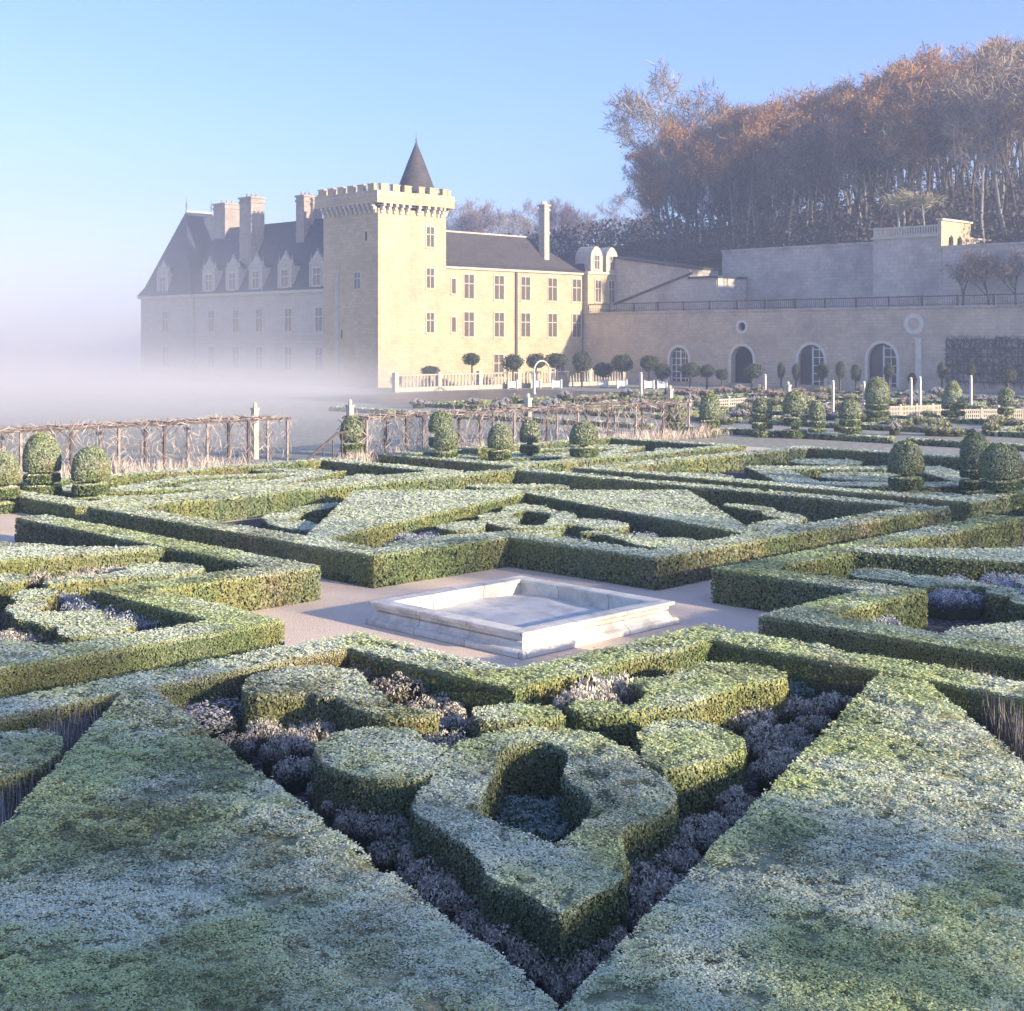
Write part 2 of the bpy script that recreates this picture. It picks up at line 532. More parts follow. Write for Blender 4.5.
def hedge_mesh(name, loops, h, frost_top=0.55, frost_side=0.10, warm=0.0, size_k=0.00112, smin=0.0112, cover=1.75, rough=1.0, z0=0.0, thin_k=None):
    """a clipped hedge: dark core plus leaves over its top and sides. loops: world x,y, the first is the outline, the rest are openings"""
    core = MB()
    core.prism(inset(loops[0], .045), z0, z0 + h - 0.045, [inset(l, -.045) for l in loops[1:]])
    allp = np.array([p for l in loops for p in l])
    x0, y0 = allp.min(0)
    x1, y1 = allp.max(0)
    # top
    dmin = max(8.0, np.hypot(max(0, 0 if x0 * x1 < 0 else min(abs(x0), abs(x1))), max(y0, 0)))
    s_min = max(smin, size_k * dmin)
    dens = cover / (s_min ** 2 * 1.25)
    n = int((x1 - x0) * (y1 - y0) * dens)
    X = x0 + (x1 - x0) * rng.random(n)
    Y = y0 + (y1 - y0) * rng.random(n)
    d = np.hypot(X, Y)
    s = np.maximum(smin, size_k * d)
    keep = (rng.random(n) < (s_min / s) ** 2) & (Y > 7.0) & (np.abs(X) < 0.5 * Y + 5)
    X, Y, s = X[keep], Y[keep], s[keep]
    k = inside(X, Y, loops)
    X, Y, s = X[k], Y[k], s[k]
    n = len(X)
    bump = (fnoise(X, Y, 2.6, 1) - 0.5) * 0.075 * rough + np.minimum(fnoise(X, Y, 1.1, 14) - 0.42, 0) * 0.30 * np.maximum(rough - .6, 0) + (fnoise(X, Y, 7.0, 21) - .5) * 0.06 * rough
    Z = z0 + h + bump + rng.normal(0, 0.012, n)
    pit = np.clip((0.36 - fnoise(X, Y, 3.4, 41)) * 9, 0, 1) * min(rough, 1.0)
    bump = bump - pit * 0.05
    Z = Z - pit * 0.05
    Z = Z + (rng.random(n) < .015) * rng.random(n) * .05
    P = [np.stack([X, Y, Z], 1)]
    Nn = rng.normal(0, 0.21, (n, 3))
    Nn[:, 2] = 1.0
    NN = [Nn]
    SS = [s * (0.75 + 0.5 * rng.random(n))]
    pn = fnoise(X, Y, 0.75, 3)
    pn2 = fnoise(X, Y, 3.0, 8)
    fr = frost_top + (pn - 0.5) * 1.3 + (pn2 - 0.5) * 0.8 + rng.normal(0, 0.16, n) + bump * 4.0 - pit * 0.22
    CC = [leaf_colours(X, Y, fr, warm, (1.0 if y0 < 24 else 0.25) if thin_k is None else thin_k)]
    # sides
    for li, l in enumerate(loops):
        m = len(l)
        area = sum(l[i][0] * l[(i + 1) % m][1] - l[(i + 1) % m][0] * l[i][1] for i in range(m))
        sg = 1 if (area > 0) == (li == 0) else -1
        for i in range(m):
            a, b = np.array(l[i]), np.array(l[(i + 1) % m])
            e = b - a
            ln = np.hypot(*e)
            if ln < 1e-4:
                continue
            nr = np.array([e[1], -e[0]]) / ln * sg
            mid = (a + b) / 2
            if np.dot(nr, -mid) < -0.25 * np.hypot(*mid) and ln > 1.5:
                continue                    # faces turned well away from the garden path
            dd = max(9.0, np.hypot(*np.where(np.abs(a) < np.abs(b), a, b)))
            sz = max(smin, size_k * dd) * 1.05
            cnt = int(ln * h * cover * 1.05 / (sz ** 2 * 1.25)) + 1
            t = rng.random(cnt)
            zz = rng.random(cnt) ** 0.9
            XX0, YY0 = a[0] + e[0] * t, a[1] + e[1] * t
            off = rng.normal(0.004, 0.013, cnt) + (fnoise(t * ln + i * 3.1, zz * h, 3.0, 4) - .5) * 0.06 * rough + (fnoise(XX0, YY0, 1.3, 17) - .5) * .07 - 0.05 * np.clip((zz - .86) / .14, 0, 1) ** 2
            XX = a[0] + e[0] * t + nr[0] * off
            YY = a[1] + e[1] * t + nr[1] * off
            ZZ = z0 + h * zz
            P.append(np.stack([XX, YY, ZZ], 1))
            q = rng.normal(0, 0.4, (cnt, 3))
            q[:, 0] += nr[0]
            q[:, 1] += nr[1]
            q[:, 2] += 0.15
            NN.append(q)
            SS.append(sz * (0.75 + 0.5 * rng.random(cnt)))
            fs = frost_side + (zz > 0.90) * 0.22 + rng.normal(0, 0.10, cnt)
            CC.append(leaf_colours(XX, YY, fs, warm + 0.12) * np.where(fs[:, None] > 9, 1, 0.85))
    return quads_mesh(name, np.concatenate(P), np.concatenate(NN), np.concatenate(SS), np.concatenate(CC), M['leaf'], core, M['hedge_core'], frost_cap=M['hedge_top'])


def hedge(name, loops_uv, label, h=0.78, group=None, cat="hedge", **kw):
    loops = [[UV(*p) for p in l] for l in loops_uv]
    o = link_mesh(name, hedge_mesh(name, loops, h, **kw))
    return tag(o, label, cat, group)


def sheet(name, poly, z, mat, kind="structure"):
    mb = MB()
    loops = [list(poly)]
    tris = tessellate_polygon([[Vector((p[0], p[1], 0)) for p in poly]])
    fs = []
    for t in tris:
        a, b, c = (poly[i] for i in t)
        s = (b[0] - a[0]) * (c[1] - a[1]) - (b[1] - a[1]) * (c[0] - a[0])
        fs.append(tuple(t) if s > 0 else tuple(t[::-1]))
    mb.add([(p[0], p[1], z) for p in poly], fs)
    o = mb.build(name, mat)
    return tag(o, kind=kind)

# ------------------------------------------------------------------ setting: ground
def rect_uv(u0, u1, v0, v1):
    return [UV(u0, v0), UV(u1, v0), UV(u1, v1), UV(u0, v1)]


sheet("ground", [(-420, -60), (420, -60), (420, 560), (-420, 560)], -0.004, M['lawn'])
sheet("gravel_paths", rect_uv(-26, 44, -30, 31.5), 0.0, M['gravel'])

# the retaining walls and the wooded hill stand on an axis (s to the near right, d into the hill)
WALL0 = (10.6, 202.4)


def SD(s, d):
    return (WALL0[0] + (s + d) * S2, WALL0[1] + (-s + d) * S2)


def sd_of(x, y):
    dx, dy = x - WALL0[0], y - WALL0[1]
    return ((dx - dy) * S2, (dx + dy) * S2)


def hill_z(x, y):
    s, d = sd_of(x, y)
    if d < 13:
        return 0.0
    base = 17.2
    k = min(max((s + 45) / 75, 0), 1)
    k = k * k * (3 - 2 * k)
    rise = 0.20 + 0.05 * k
    z = base + rise * (d - 13) + 2.0 * (vnoise(x, y, 0.03, 9) - .5)
    top = 22 + 10 * k + min(max(s - 30, 0), 60) * 0.04
    if z > top:
        z = top + (z - top) * 0.06
    z -= max(0, -s - 40) * 0.10
    return max(z, 1.0)


mb = MB()
ns, nd = 70, 46
ss = [-150 + 420 * i / (ns - 1) for i in range(ns)]
ds = [13.2 + 240 * (i / (nd - 1)) ** 1.4 for i in range(nd)]
vs = []
for d in ds:
    for s in ss:
        x, y = SD(s, d)
        vs.append((x, y, hill_z(x, y)))
fs = [(j * ns + i, j * ns + i + 1, (j + 1) * ns + i + 1, (j + 1) * ns + i) for j in range(nd - 1) for i in range(ns - 1)]
mb.add(vs, fs)
tag(mb.build("hill", M['hill'], smooth=True), kind="structure")

# ------------------------------------------------------------------ near bed: shapes traced on the hedge tops
def TR(*pts, z=0.78):
    return [GP(x, y, z) for x, y in pts]


HEART = TR((417, 793), (433, 779), (431, 770), (440, 757), (456, 743), (492, 733), (520, 728), (569, 728), (601, 735), (624.5, 747), (640, 756), (652, 768), (668, 780), (677, 794), (676, 804),
           (664, 814), (644, 821), (631, 824), (622, 831), (623, 845), (627, 868), (619, 884), (589, 897), (576, 907), (563, 914), (549, 908), (519, 889), (489, 880), (481, 861), (461, 840), (436, 826), (416, 814), (411, 804))
HEART_HOLE = TR((514, 743), (500, 751), (497, 767), (488, 784), (479, 803), (480, 815), (493, 822), (511, 828), (527, 832), (546, 840), (557, 843), (567, 838), (579, 829), (591, 812), (593, 802), (585, 792), (569, 782), (563, 773), (570, 759), (565, 749), (545, 741))
LOBE_L = TR((433, 777), (413, 780), (366, 778.5), (326, 766), (313, 751), (318, 742), (330, 736), (353, 730), (393, 726), (415, 730), (424, 740), (440, 746), (452, 745), (438, 757), (430, 768))
LOBE_R = TR((655, 769), (690, 767), (706, 761.5), (729, 756), (744, 748), (745, 740), (725, 727), (696, 720), (660, 720), (640, 727), (636, 737), (644, 745), (640, 753))
SCROLL_L = TR((241, 689), (245, 680), (256, 673), (293, 665), (323, 664.5), (359, 670), (366, 680), (372, 687), (384, 693), (388, 702), (412, 708), (437, 710), (439, 714), (412.6, 718), (379, 715), (353, 708.5), (343, 701), (341, 696), (318, 696), (313, 692), (280, 693.5), (250, 694))
LOBE_C = TR((471, 713), (475, 708), (492, 704.5), (530, 703), (555, 707), (565, 713), (552, 718), (520, 721), (490, 721), (476, 719))
SCROLL_R = TR((604, 714), (572, 711), (566, 703), (590, 700), (618, 702), (634, 705), (646, 696), (640, 684), (620, 681), (640, 677), (668, 677), (684, 670), (698, 664.5), (719, 662.5), (749, 663.5), (775, 667.5), (789, 675), (780, 680), (759, 682.5), (737, 683.5), (735, 690), (713, 694), (698, 703), (660, 706.5), (640, 712))

# two bands and two broad triangular arms frame the near bed
BAND_IN_V, BAND_IN_U = -2.05, -1.42


def bed_band(u_out, v_out, un, vn, w, L, sgn=(-1, -1)):
    """L-shaped band with the notch for the basin: outer lines |u|=u_out, |v|=v_out, notch at un, vn, all positive; w band width"""
    su, sv = sgn
    p = [(un, v_out), (un, vn), (u_out, vn), (u_out, L), (u_out + w, L), (u_out + w, vn + w), (un + w, vn + w), (un + w, v_out + w), (L, v_out + w), (L, v_out)]
    return [(su * a, sv * b) for a, b in p]


near_band = bed_band(0.42, 1.13, 5.32, 5.08, 0.93, 18.6)
hedge("box_hedge", [near_band], "long low frosted hedge zigzagging round the near side of the stone basin", frost_top=1.02, warm=0.35, frost_side=0.05)
ARM_L = [(-10.0, -2.07), (-12.98, -13.22), (-13.75, -13.75), (-17.62, -9.9), (-10.5, -2.07)]
ARM_R = [(-1.37, -9.3), (-1.37, -10.05), (-9.42, -18.1), (-13.77, -13.77), (-13.0, -13.25)]
hedge("box_hedge", [ARM_L], "broad triangular frosted hedge filling the bottom left foreground, with yellow and brown patches", frost_top=0.80, rough=1.1, warm=0.3)
hedge("box_hedge", [ARM_R], "broad triangular frosted hedge filling the bottom right foreground, green and blue-white", frost_top=0.84, rough=1.1)
hedge("heart_hedge", [smooth_loop(HEART, 1), smooth_loop(HEART_HOLE, 1)], "heart-shaped hedge with a dark opening in its middle, largest between the two triangular hedges", frost_top=0.86, rough=0.8, cat="hedge")
hedge("lobe_hedge", [smooth_loop(LOBE_L, 1)], "rounded hedge lobe joined to the left shoulder of the heart-shaped hedge", frost_top=0.74, warm=0.15, rough=0.8)
hedge("lobe_hedge", [smooth_loop(LOBE_R, 1)], "rounded hedge lobe joined to the right shoulder of the heart-shaped hedge", frost_top=0.80, rough=0.8)
hedge("scroll_hedge", [smooth_loop(SCROLL_L, 1)], "S-shaped scroll hedge with pale top behind the left lobe of the near heart", frost_top=0.79, warm=0.35, rough=0.8)
hedge("scroll_hedge", [smooth_loop(SCROLL_R, 1)], "scroll hedge hooked round a dark gap behind the near heart's right lobe", frost_top=0.79, rough=0.8)
hedge("lobe_hedge", [smooth_loop(LOBE_C, 1)], "small flat oval hedge centred between the two scrolls, behind the near heart", frost_top=0.82, warm=0.2, rough=0.8)


def ellipse(cu, cv, ru, rv, rot=0, n=22):
    out = []
    for k in range(n):
        t = 2 * math.pi * k / n
        x, y = ru * math.cos(t), rv * math.sin(t)
        c, s = math.cos(R(rot)), math.sin(R(rot))
        out.append((cu + x * c - y * s, cv + x * s + y * c))
    return out


hedge("lobe_hedge", [ellipse(-13.05, -3.55, 1.15, 0.72, 45)], "rounded low hedge at the left edge, between purple stems and the left triangular hedge", h=0.72, frost_top=0.69, warm=0.3)

# ------------------------------------------------------------------ soil of the beds
soil = [
    [(-0.6, -1.3), (-5.45, -1.3), (-5.45, -5.2), (-0.6, -5.2)],
]
def bed_soil(u_out, v_out, un, vn, L, sgn):
    su, sv = sgn
    p = [(un + .3, v_out + .3), (un + .3, vn + .3), (u_out + .3, vn + .3), (u_out + .3, L), (L, L), (L, v_out + .3)]
    return [UV(su * a, sv * b) for a, b in p]


BEDS = {   # u_out, v_out, notch u, notch v, band width, signs
    'near': (0.42, 1.13, 5.32, 5.08, 0.93, (-1, -1)),
    'far': (0.45, 0.45, 5.05, 5.45, 0.95, (1, 1)),
    'left': (1.35, 0.66, 5.62, 5.18, 0.98, (-1, 1)),
    'right': (1.05, 1.42, 4.75, 5.3, 0.95, (1, -1)),
}
for k, (uo, vo, un, vn, w, sg) in BEDS.items():
    sheet("flower_bed_soil", bed_soil(uo, vo, un, vn, 18.4, sg), 0.004, M['soil'])

# ------------------------------------------------------------------ the three other beds of the square
BEDNAME = {'far': 'beyond the basin', 'left': 'left of the basin', 'right': 'right of the basin'}
MAPS = {   # near-bed axes turned about the centre and nudged to meet each bed's own bands
    'far': lambda p: (-p[0] + 0.0, -p[1] - 0.65),
    'left': lambda p: (p[1] - 0.35, -p[0] + 0.2),
    'right': lambda p: (-p[1] - 0.05, p[0] - 0.95),
}
for k in ('far', 'left', 'right'):
    uo, vo, un, vn, w, sg = BEDS[k]
    where = BEDNAME[k]
    mp = MAPS[k]
    T = lambda l: [mp(p) for p in l]
    hedge("box_hedge", [bed_band(uo, vo, un, vn, w, 18.6, sg)], f"tall straight-sided frosted hedge zigzagging round the bed {where}", frost_top=0.86, warm=0.35 if k == 'left' else 0.1, size_k=0.0011, rough=0.35)
    def cen(l):
        w_ = [UV(*mp(p)) for p in l]
        return sum(p[0] for p in w_) / len(w_), sum(p[1] for p in w_) / len(w_)

    def side(l, other):
        """which of two mirrored shapes this one is, as seen from the terrace"""
        (ax, ay), (bx, by) = cen(l), cen(other)
        if abs(ax - bx) > abs(ay - by):
            return 'left' if ax < bx else 'right'
        return 'nearer' if ay < by else 'farther'
    for a_, b_ in ((ARM_L, ARM_R), (ARM_R, ARM_L)):
        hedge("box_hedge", [T(a_)], f"broad pale wedge-shaped hedge, {side(a_, b_)} of the two arms in the bed {where}", frost_top=1.05, size_k=0.0011, rough=0.35)
    for nm, sh, lab in (("heart_hedge", [HEART, HEART_HOLE], "heart-shaped hedge with an opening"), ("lobe_hedge", [LOBE_L], f"rounded hedge lobe on the {side(LOBE_L, LOBE_R)} shoulder of the heart"), ("lobe_hedge", [LOBE_R], f"rounded hedge lobe on the {side(LOBE_R, LOBE_L)} shoulder of the heart"),
                        ("scroll_hedge", [SCROLL_L], f"S-shaped scroll hedge at the {side(SCROLL_L, SCROLL_R)} side"), ("scroll_hedge", [SCROLL_R], f"hooked scroll hedge at the {side(SCROLL_R, SCROLL_L)} side"), ("lobe_hedge", [LOBE_C], "small flat oval hedge beside the scrolls")):
        hedge(nm, [smooth_loop(T(l), 1) for l in sh], f"{lab}, bed {where}", frost_top=1.02, h=0.62, size_k=0.0011, rough=0.35, warm=0.2 if k == 'left' else 0)
    # scrolls in the two side corners of the bed
    for cu, cv, ru, rv, rot, lab in ((-13.6, -3.6, 1.5, 0.6, 10, "long flat lobe hedge"), (-15.6, -4.6, 1.0, 0.55, 60, "small kidney-shaped lobe hedge"), (-16.6, -6.6, 1.2, 0.5, 75, "slim lobe hedge")):
        e1 = ellipse(cu, cv, ru, rv, rot, 18)
        e2 = [(q[1], q[0]) for q in e1]
        hedge("lobe_hedge", [T(e1)], f"{lab} in the {side(e1, e2)} corner triangle, bed {where}", h=0.55, frost_top=0.98, size_k=0.0011, rough=0.35)
        hedge("lobe_hedge", [T(e2)], f"{lab} in the {side(e2, e1)} corner triangle, bed {where}", h=0.55, frost_top=0.98, size_k=0.0011, rough=0.35)
hedge("box_hedge", [[(9.0, 19.55), (19.55, 19.55), (19.55, 9.0), (18.65, 9.0), (18.65, 18.65), (9.0, 18.65)]], "straight hedge closing the far corner of the bed beyond the basin", frost_top=1.02, size_k=0.0011)
hedge("box_hedge", [[(0.45, 19.55), (8.97, 19.55), (8.97, 18.65), (0.45, 18.65)]], "straight hedge along the left far side of the bed beyond the basin", frost_top=1.02, size_k=0.0011)
hedge("box_hedge", [[(19.55, 0.45), (19.55, 8.97), (18.65, 8.97), (18.65, 0.45)]], "straight hedge along the right far side of the bed beyond the basin", frost_top=1.02, size_k=0.0011)
hedge("lobe_hedge", [ellipse(15.6, 15.6, 1.9, 0.75, -45)], "lens-shaped flat hedge in the far corner of the bed beyond the basin", h=0.6, frost_top=1.02, size_k=0.0011)

# ------------------------------------------------------------------ second tier of beds, across the next path
def frame_bed(u0, u1, v0, v1, w, where, fh):
    sheet("flower_bed_soil", rect_uv(u0 + .3, u1 - .3, v0 + .3, v1 - .3), 0.004, M['soil'])
    o = [(u0, v0), (u1, v0), (u1, v1), (u0, v1)]
    i = [(u0 + w, v0 + w), (u1 - w, v0 + w), (u1 - w, v1 - w), (u0 + w, v1 - w)]
    hedge("box_hedge", [o, i], f"frosted rectangular hedge framing the bed {where}", h=fh, frost_top=1.00, size_k=0.0011, rough=0.4, warm=0.1)
    cu, cv = (u0 + u1) / 2, (v0 + v1) / 2
    a, b = (u1 - u0) / 2 - w, (v1 - v0) / 2 - w
    dia = [(cu - a * .8, cv), (cu, cv - b * .8), (cu + a * .8, cv), (cu, cv + b * .8)]
    dii = [(cu - a * .5, cv), (cu, cv - b * .5), (cu + a * .5, cv), (cu, cv + b * .5)]
    hedge("box_hedge", [dia, dii], f"pale diamond-shaped hedge inside the bed {where}", h=0.42, frost_top=1.05, size_k=0.0011, rough=0.36)
    hedge("lobe_hedge", [ellipse(cu, cv, a * .26, b * .26, 0, 18)], f"flat oval hedge at the middle of the bed {where}", h=0.36, frost_top=1.05, size_k=0.0011)
    for (du, dv, lab) in ((-.66, -.66, 'nearest'), (.66, -.66, 'rightmost'), (-.66, .66, 'leftmost'), (.66, .66, 'farthest')):
        hedge("lobe_hedge", [ellipse(cu + a * du, cv + b * dv, a * .22, b * .2, 45 if du * dv < 0 else -45, 16)], f"flat oval hedge in the {lab} corner of the bed {where}", h=0.36, frost_top=1.04, size_k=0.0011)


frame_bed(21.6, 38.5, 0.8, 18.3, 1.0, "right of the far chevron", 0.72)
frame_bed(1.2, 18.6, 21.7, 31.0, 1.0, "left of the far chevron", 0.55)
frame_bed(21.6, 38.5, 21.7, 31.0, 1.0, "behind the middle row of topiaries", 0.55)
frame_bed(21.6, 38.5, -18.0, -1.4, 1.0, "beyond the three dark topiaries", 0.72)
frame_bed(-18.0, -1.4, 21.7, 31.0, 1.0, "before the left pergola", 0.5)
# ------------------------------------------------------------------ stone basin
def square_ring(half, z):
    return [(-half, -half, z), (half, -half, z), (half, half, z), (-half, half, z)]


bas = empty("stone_basin", (GC[0], GC[1], 0), R(45))
tag(bas, "square moulded pale stone basin, dry and weathered, at the centre of the gravel crossing", "basin")
prof = [(2.36, 0.0), (2.36, 0.10), (2.33, 0.125), (2.26, 0.15), (2.21, 0.20), (2.195, 0.27), (2.15, 0.28), (2.15, 0.30), (2.20, 0.31), (2.20, 0.36), (2.24, 0.395)]
mb = MB()
for (h0, z0), (h1, z1) in zip(prof, prof[1:]):
    mb.loft(square_ring(h0, z0), square_ring(h1, z1))
mb.build("basin_wall", M['basin'], bas)
mb = MB()
cop = [(2.245, 0.395), (2.285, 0.405), (2.295, 0.43), (2.295, 0.465), (2.28, 0.478), (1.93, 0.478), (1.91, 0.468), (1.91, 0.40), (1.95, 0.39), (1.95, 0.10)]
for (h0, z0), (h1, z1) in zip(cop, cop[1:]):
    mb.loft(square_ring(h0, z0), square_ring(h1, z1))
mb.build("coping", M['basin'], bas)
mb = MB()
n = 24
g = [(-1.96 + 3.92 * i / n, -1.96 + 3.92 * j / n) for j in range(n + 1) for i in range(n + 1)]
mb.add([(x, y, 0.13 + 0.10 * float(vnoise(x, y, 0.8, 2)) ** 2) for x, y in g], [(j * (n + 1) + i, j * (n + 1) + i + 1, (j + 1) * (n + 1) + i + 1, (j + 1) * (n + 1) + i) for j in range(n) for i in range(n)])
mb.build("basin_floor", M['basin_floor'], bas, smooth=True)

# ------------------------------------------------------------------ frosted mounds, stems, plants of the beds
MAUVE = np.array([0.29, 0.255, 0.205])
MAUVE_FROST = np.array([0.68, 0.64, 0.55])
PLUM = np.array([0.05, 0.036, 0.038])


def mound_mesh(name, seed, c_dark, c_mid, c_tip, nl=1500, leaf=0.040, lump=5, flat=1.0, upright=0.3):
    """unit shrub, radius 1 across the ground and 1 tall, made of several lumps of thin leaves over a dark core"""
    r = np.random.default_rng(seed)
    core = MB()
    core.lathe([(0.62, 0.0), (0.70, 0.25), (0.60, 0.5), (0.32, 0.72), (0.05, 0.78)], 10)
    P, N, C = [], [], []
    lumps = [(0, 0, 0.55)] + [(0.60 * math.cos(2 * math.pi * k / lump + r.random() * .6), 0.60 * math.sin(2 * math.pi * k / lump + r.random() * .6), 0.33 + 0.14 * r.random()) for k in range(lump)]
    per = nl // len(lumps)
    for (cx, cy, rad) in lumps:
        d = r.normal(size=(per, 3))
        d[:, 2] = np.abs(d[:, 2]) * 0.9 - 0.15
        d /= np.linalg.norm(d, axis=1, keepdims=True)
        rr = rad * (0.80 + 0.28 * r.random((per, 1)))
        p = np.array([cx, cy, 0.46]) + d * rr * np.array([1, 1, 1.0 * flat])
        p[:, 2] = np.maximum(p[:, 2], 0.02)
        P.append(p)
        N.append(d + r.normal(0, 0.5, (per, 3)))
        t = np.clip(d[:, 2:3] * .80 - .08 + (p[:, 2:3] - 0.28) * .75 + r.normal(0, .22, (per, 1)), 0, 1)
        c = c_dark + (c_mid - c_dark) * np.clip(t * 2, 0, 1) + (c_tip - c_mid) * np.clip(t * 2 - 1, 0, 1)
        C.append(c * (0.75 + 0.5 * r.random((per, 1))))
    return quads_mesh(name, np.concatenate(P), np.concatenate(N), leaf * (0.8 + .6 * r.random(per * len(lumps)))[:], np.concatenate(C), M['leaf'], core, M['hedge_core'], aspect=0.45)


MOUNDS = [mound_mesh("lavender_mound", 20 + i, PLUM * (0.8 + .12 * i), MAUVE * (0.85 + 0.05 * i) * np.array([1.0, .97 + .01 * i, (1.08, .95, 1.0, .8, 1.05, .9)[i]]), MAUVE_FROST * (0.98, 1.05, .9, 1.0, 1.1, .75)[i], nl=(1700, 1300, 2000, 1500, 1900, 1200)[i], leaf=(.055, .07, .045, .06, .05, .065)[i], lump=(5, 4, 7, 3, 6, 5)[i]) for i in range(6)]
GREY_MOUND = mound_mesh("santolina_mound", 31, np.array([.10, .10, .10]), np.array([.34, .34, .36]), np.array([.56, .56, .58]), nl=2600, leaf=.036, lump=3)
BROWN_MOUND = mound_mesh("shrub", 32, np.array([.07, .05, .035]), np.array([.22, .17, .12]), np.array([.48, .45, .42]), nl=1800, leaf=.045, lump=4)
GREEN_MOUND = mound_mesh("shrub", 33, np.array([.03, .05, .035]), np.array([.08, .14, .09]), np.array([.30, .40, .36]), nl=1500, leaf=.07, lump=5)
BLUE_MOUND = mound_mesh("shrub", 34, np.array([.04, .045, .06]), np.array([.20, .23, .27]), np.array([.52, .56, .60]), nl=1700, leaf=.05, lump=5)


def mound(me, px, py, rad, h, label, name="lavender_mound", group=None, z=0.30, sx=1.0, cat="shrub"):
    o = link_mesh(name, me)
    y = F * (HC - z) / (py - HZ)
    o.location = ((px - 512) / F * y, y, 0.0)
    o.scale = (rad * sx, rad / max(sx, .6) ** .4, h)
    o.rotation_euler = (0, 0, random.uniform(-.5, .5) if sx != 1 else random.uniform(0, 6.28))
    return tag(o, label, cat, group)


LA = "frosted mauve lavender mound in the row beside the left triangular hedge"
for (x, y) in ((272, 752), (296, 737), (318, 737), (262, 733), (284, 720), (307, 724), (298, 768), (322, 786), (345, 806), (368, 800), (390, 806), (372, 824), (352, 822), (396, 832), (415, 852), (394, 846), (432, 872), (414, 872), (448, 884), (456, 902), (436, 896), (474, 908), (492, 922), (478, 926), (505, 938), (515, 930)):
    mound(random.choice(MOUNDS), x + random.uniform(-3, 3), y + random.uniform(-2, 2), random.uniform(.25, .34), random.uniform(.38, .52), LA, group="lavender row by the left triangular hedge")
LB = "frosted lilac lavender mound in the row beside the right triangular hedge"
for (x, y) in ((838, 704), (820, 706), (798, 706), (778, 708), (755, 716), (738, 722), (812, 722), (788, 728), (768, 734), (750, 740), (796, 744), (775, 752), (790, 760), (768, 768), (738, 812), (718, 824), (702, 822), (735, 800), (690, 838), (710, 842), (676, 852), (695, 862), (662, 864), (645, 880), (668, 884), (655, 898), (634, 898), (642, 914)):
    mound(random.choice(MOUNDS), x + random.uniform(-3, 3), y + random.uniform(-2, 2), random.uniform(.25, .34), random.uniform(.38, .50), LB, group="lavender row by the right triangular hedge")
LT = "frosted grey-purple shrub clustered at the pointed tip between the two triangular hedges"
for (x, y) in ((540, 960), (560, 968), (582, 962), (600, 948), (616, 938), (571, 984), (545, 948), (528, 950)):
    mound(random.choice(MOUNDS), x, y, random.uniform(.19, .26), random.uniform(.36, .46), LT, group="shrubs at the tip of the near bed", name="frosted_shrub")
mound(GREY_MOUND, 220, 716, .78, .56, "large smooth grey-lilac oval shrub under the near zigzag hedge", "santolina_mound", sx=1.25)
mound(BROWN_MOUND, 236, 744, .36, .46, "small round brownish shrub beside the large grey oval shrub", "brown_shrub")
mound(BROWN_MOUND, 400, 696, .52, .66, "frosted brown-green shrub nestled in the hook of the S-shaped scroll hedge", "brown_shrub")
mound(BROWN_MOUND, 371, 678, .42, .62, "pinkish frosted shrub behind the S-shaped scroll hedge near the zigzag hedge", "brown_shrub")
for i, (x, y) in enumerate(((424, 706), (443, 703), (462, 704), (452, 713), (455, 724), (476, 700))):
    mound(MOUNDS[i % 4], x, y, .33, .46, "frosted mauve shrub in the small cluster between S-shaped scroll and flat oval hedge", group="shrubs between scroll and oval hedge", name="frosted_shrub")
mound(MOUNDS[2], 443, 742, .36, .72, "dark mauve shrub wedged between left lobe and heart-shaped hedge", "frosted_shrub", z=.5)
for i, (x, y) in enumerate(((578, 698), (594, 692), (612, 689), (585, 706), (604, 702), (626, 690), (570, 704))):
    mound(MOUNDS[i % 4], x, y, .33, .86, "frosted lilac shrub heaped against the hooked scroll hedge", group="lilac shrubs by the hooked scroll", name="frosted_shrub", z=.6)
for i, (x, y) in enumerate(((300, 742), (330, 726), (345, 722))):
    mound(MOUNDS[i % 4], x, y, .3, .42, "low mauve shrub between the left lobe and the S-shaped scroll", group="low shrubs above the left lobe", name="frosted_shrub")
for i, (x, y) in enumerate(((536, 800), (520, 812), (552, 814), (538, 826), (560, 796), (514, 796))):
    mound(GREEN_MOUND, x, y + 18, .34, .42, "dark blue-green leafy plant at the bottom of the opening in the near heart", group="plants inside the near heart", name="leafy_plant", z=.2, cat="plant")
for i, (x, y) in enumerate(((760, 690), (745, 688), (773, 692), (800, 690))):
    mound(GREEN_MOUND, x, y + 4, .3, .4, "small dark plant in the shade between scroll and zigzag hedge at right", group="small plants in the right corner", name="leafy_plant", z=.2, cat="plant")

# mounds in the right and left beds
LR = "pale frosted shrub massed behind the rounded hedges of the bed right of the basin"
for i in range(26):
    t = random.random()
    x, y = random.uniform(935, 1030), random.uniform(580, 600)
    mound(BLUE_MOUND, x, y, .42, .62, LR, group="pale shrubs in the right bed", name="frosted_shrub", z=.4)
for i in range(6):
    mound(BLUE_MOUND, random.uniform(868, 896), random.uniform(612, 622), .4, .55, "pale frosted shrub in the inner corner of the bed right of the basin", group="pale shrubs in the right bed corner", name="frosted_shrub", z=.4)
LL = "pale lilac frosted shrub in the bed left of the basin, near its zigzag hedge"
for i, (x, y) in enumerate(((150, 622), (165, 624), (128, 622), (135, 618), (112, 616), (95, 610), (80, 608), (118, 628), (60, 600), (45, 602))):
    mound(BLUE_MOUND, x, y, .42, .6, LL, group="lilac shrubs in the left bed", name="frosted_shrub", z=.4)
LLL = "low grey-lilac frosted shrub in the strip across the bed left of the basin"
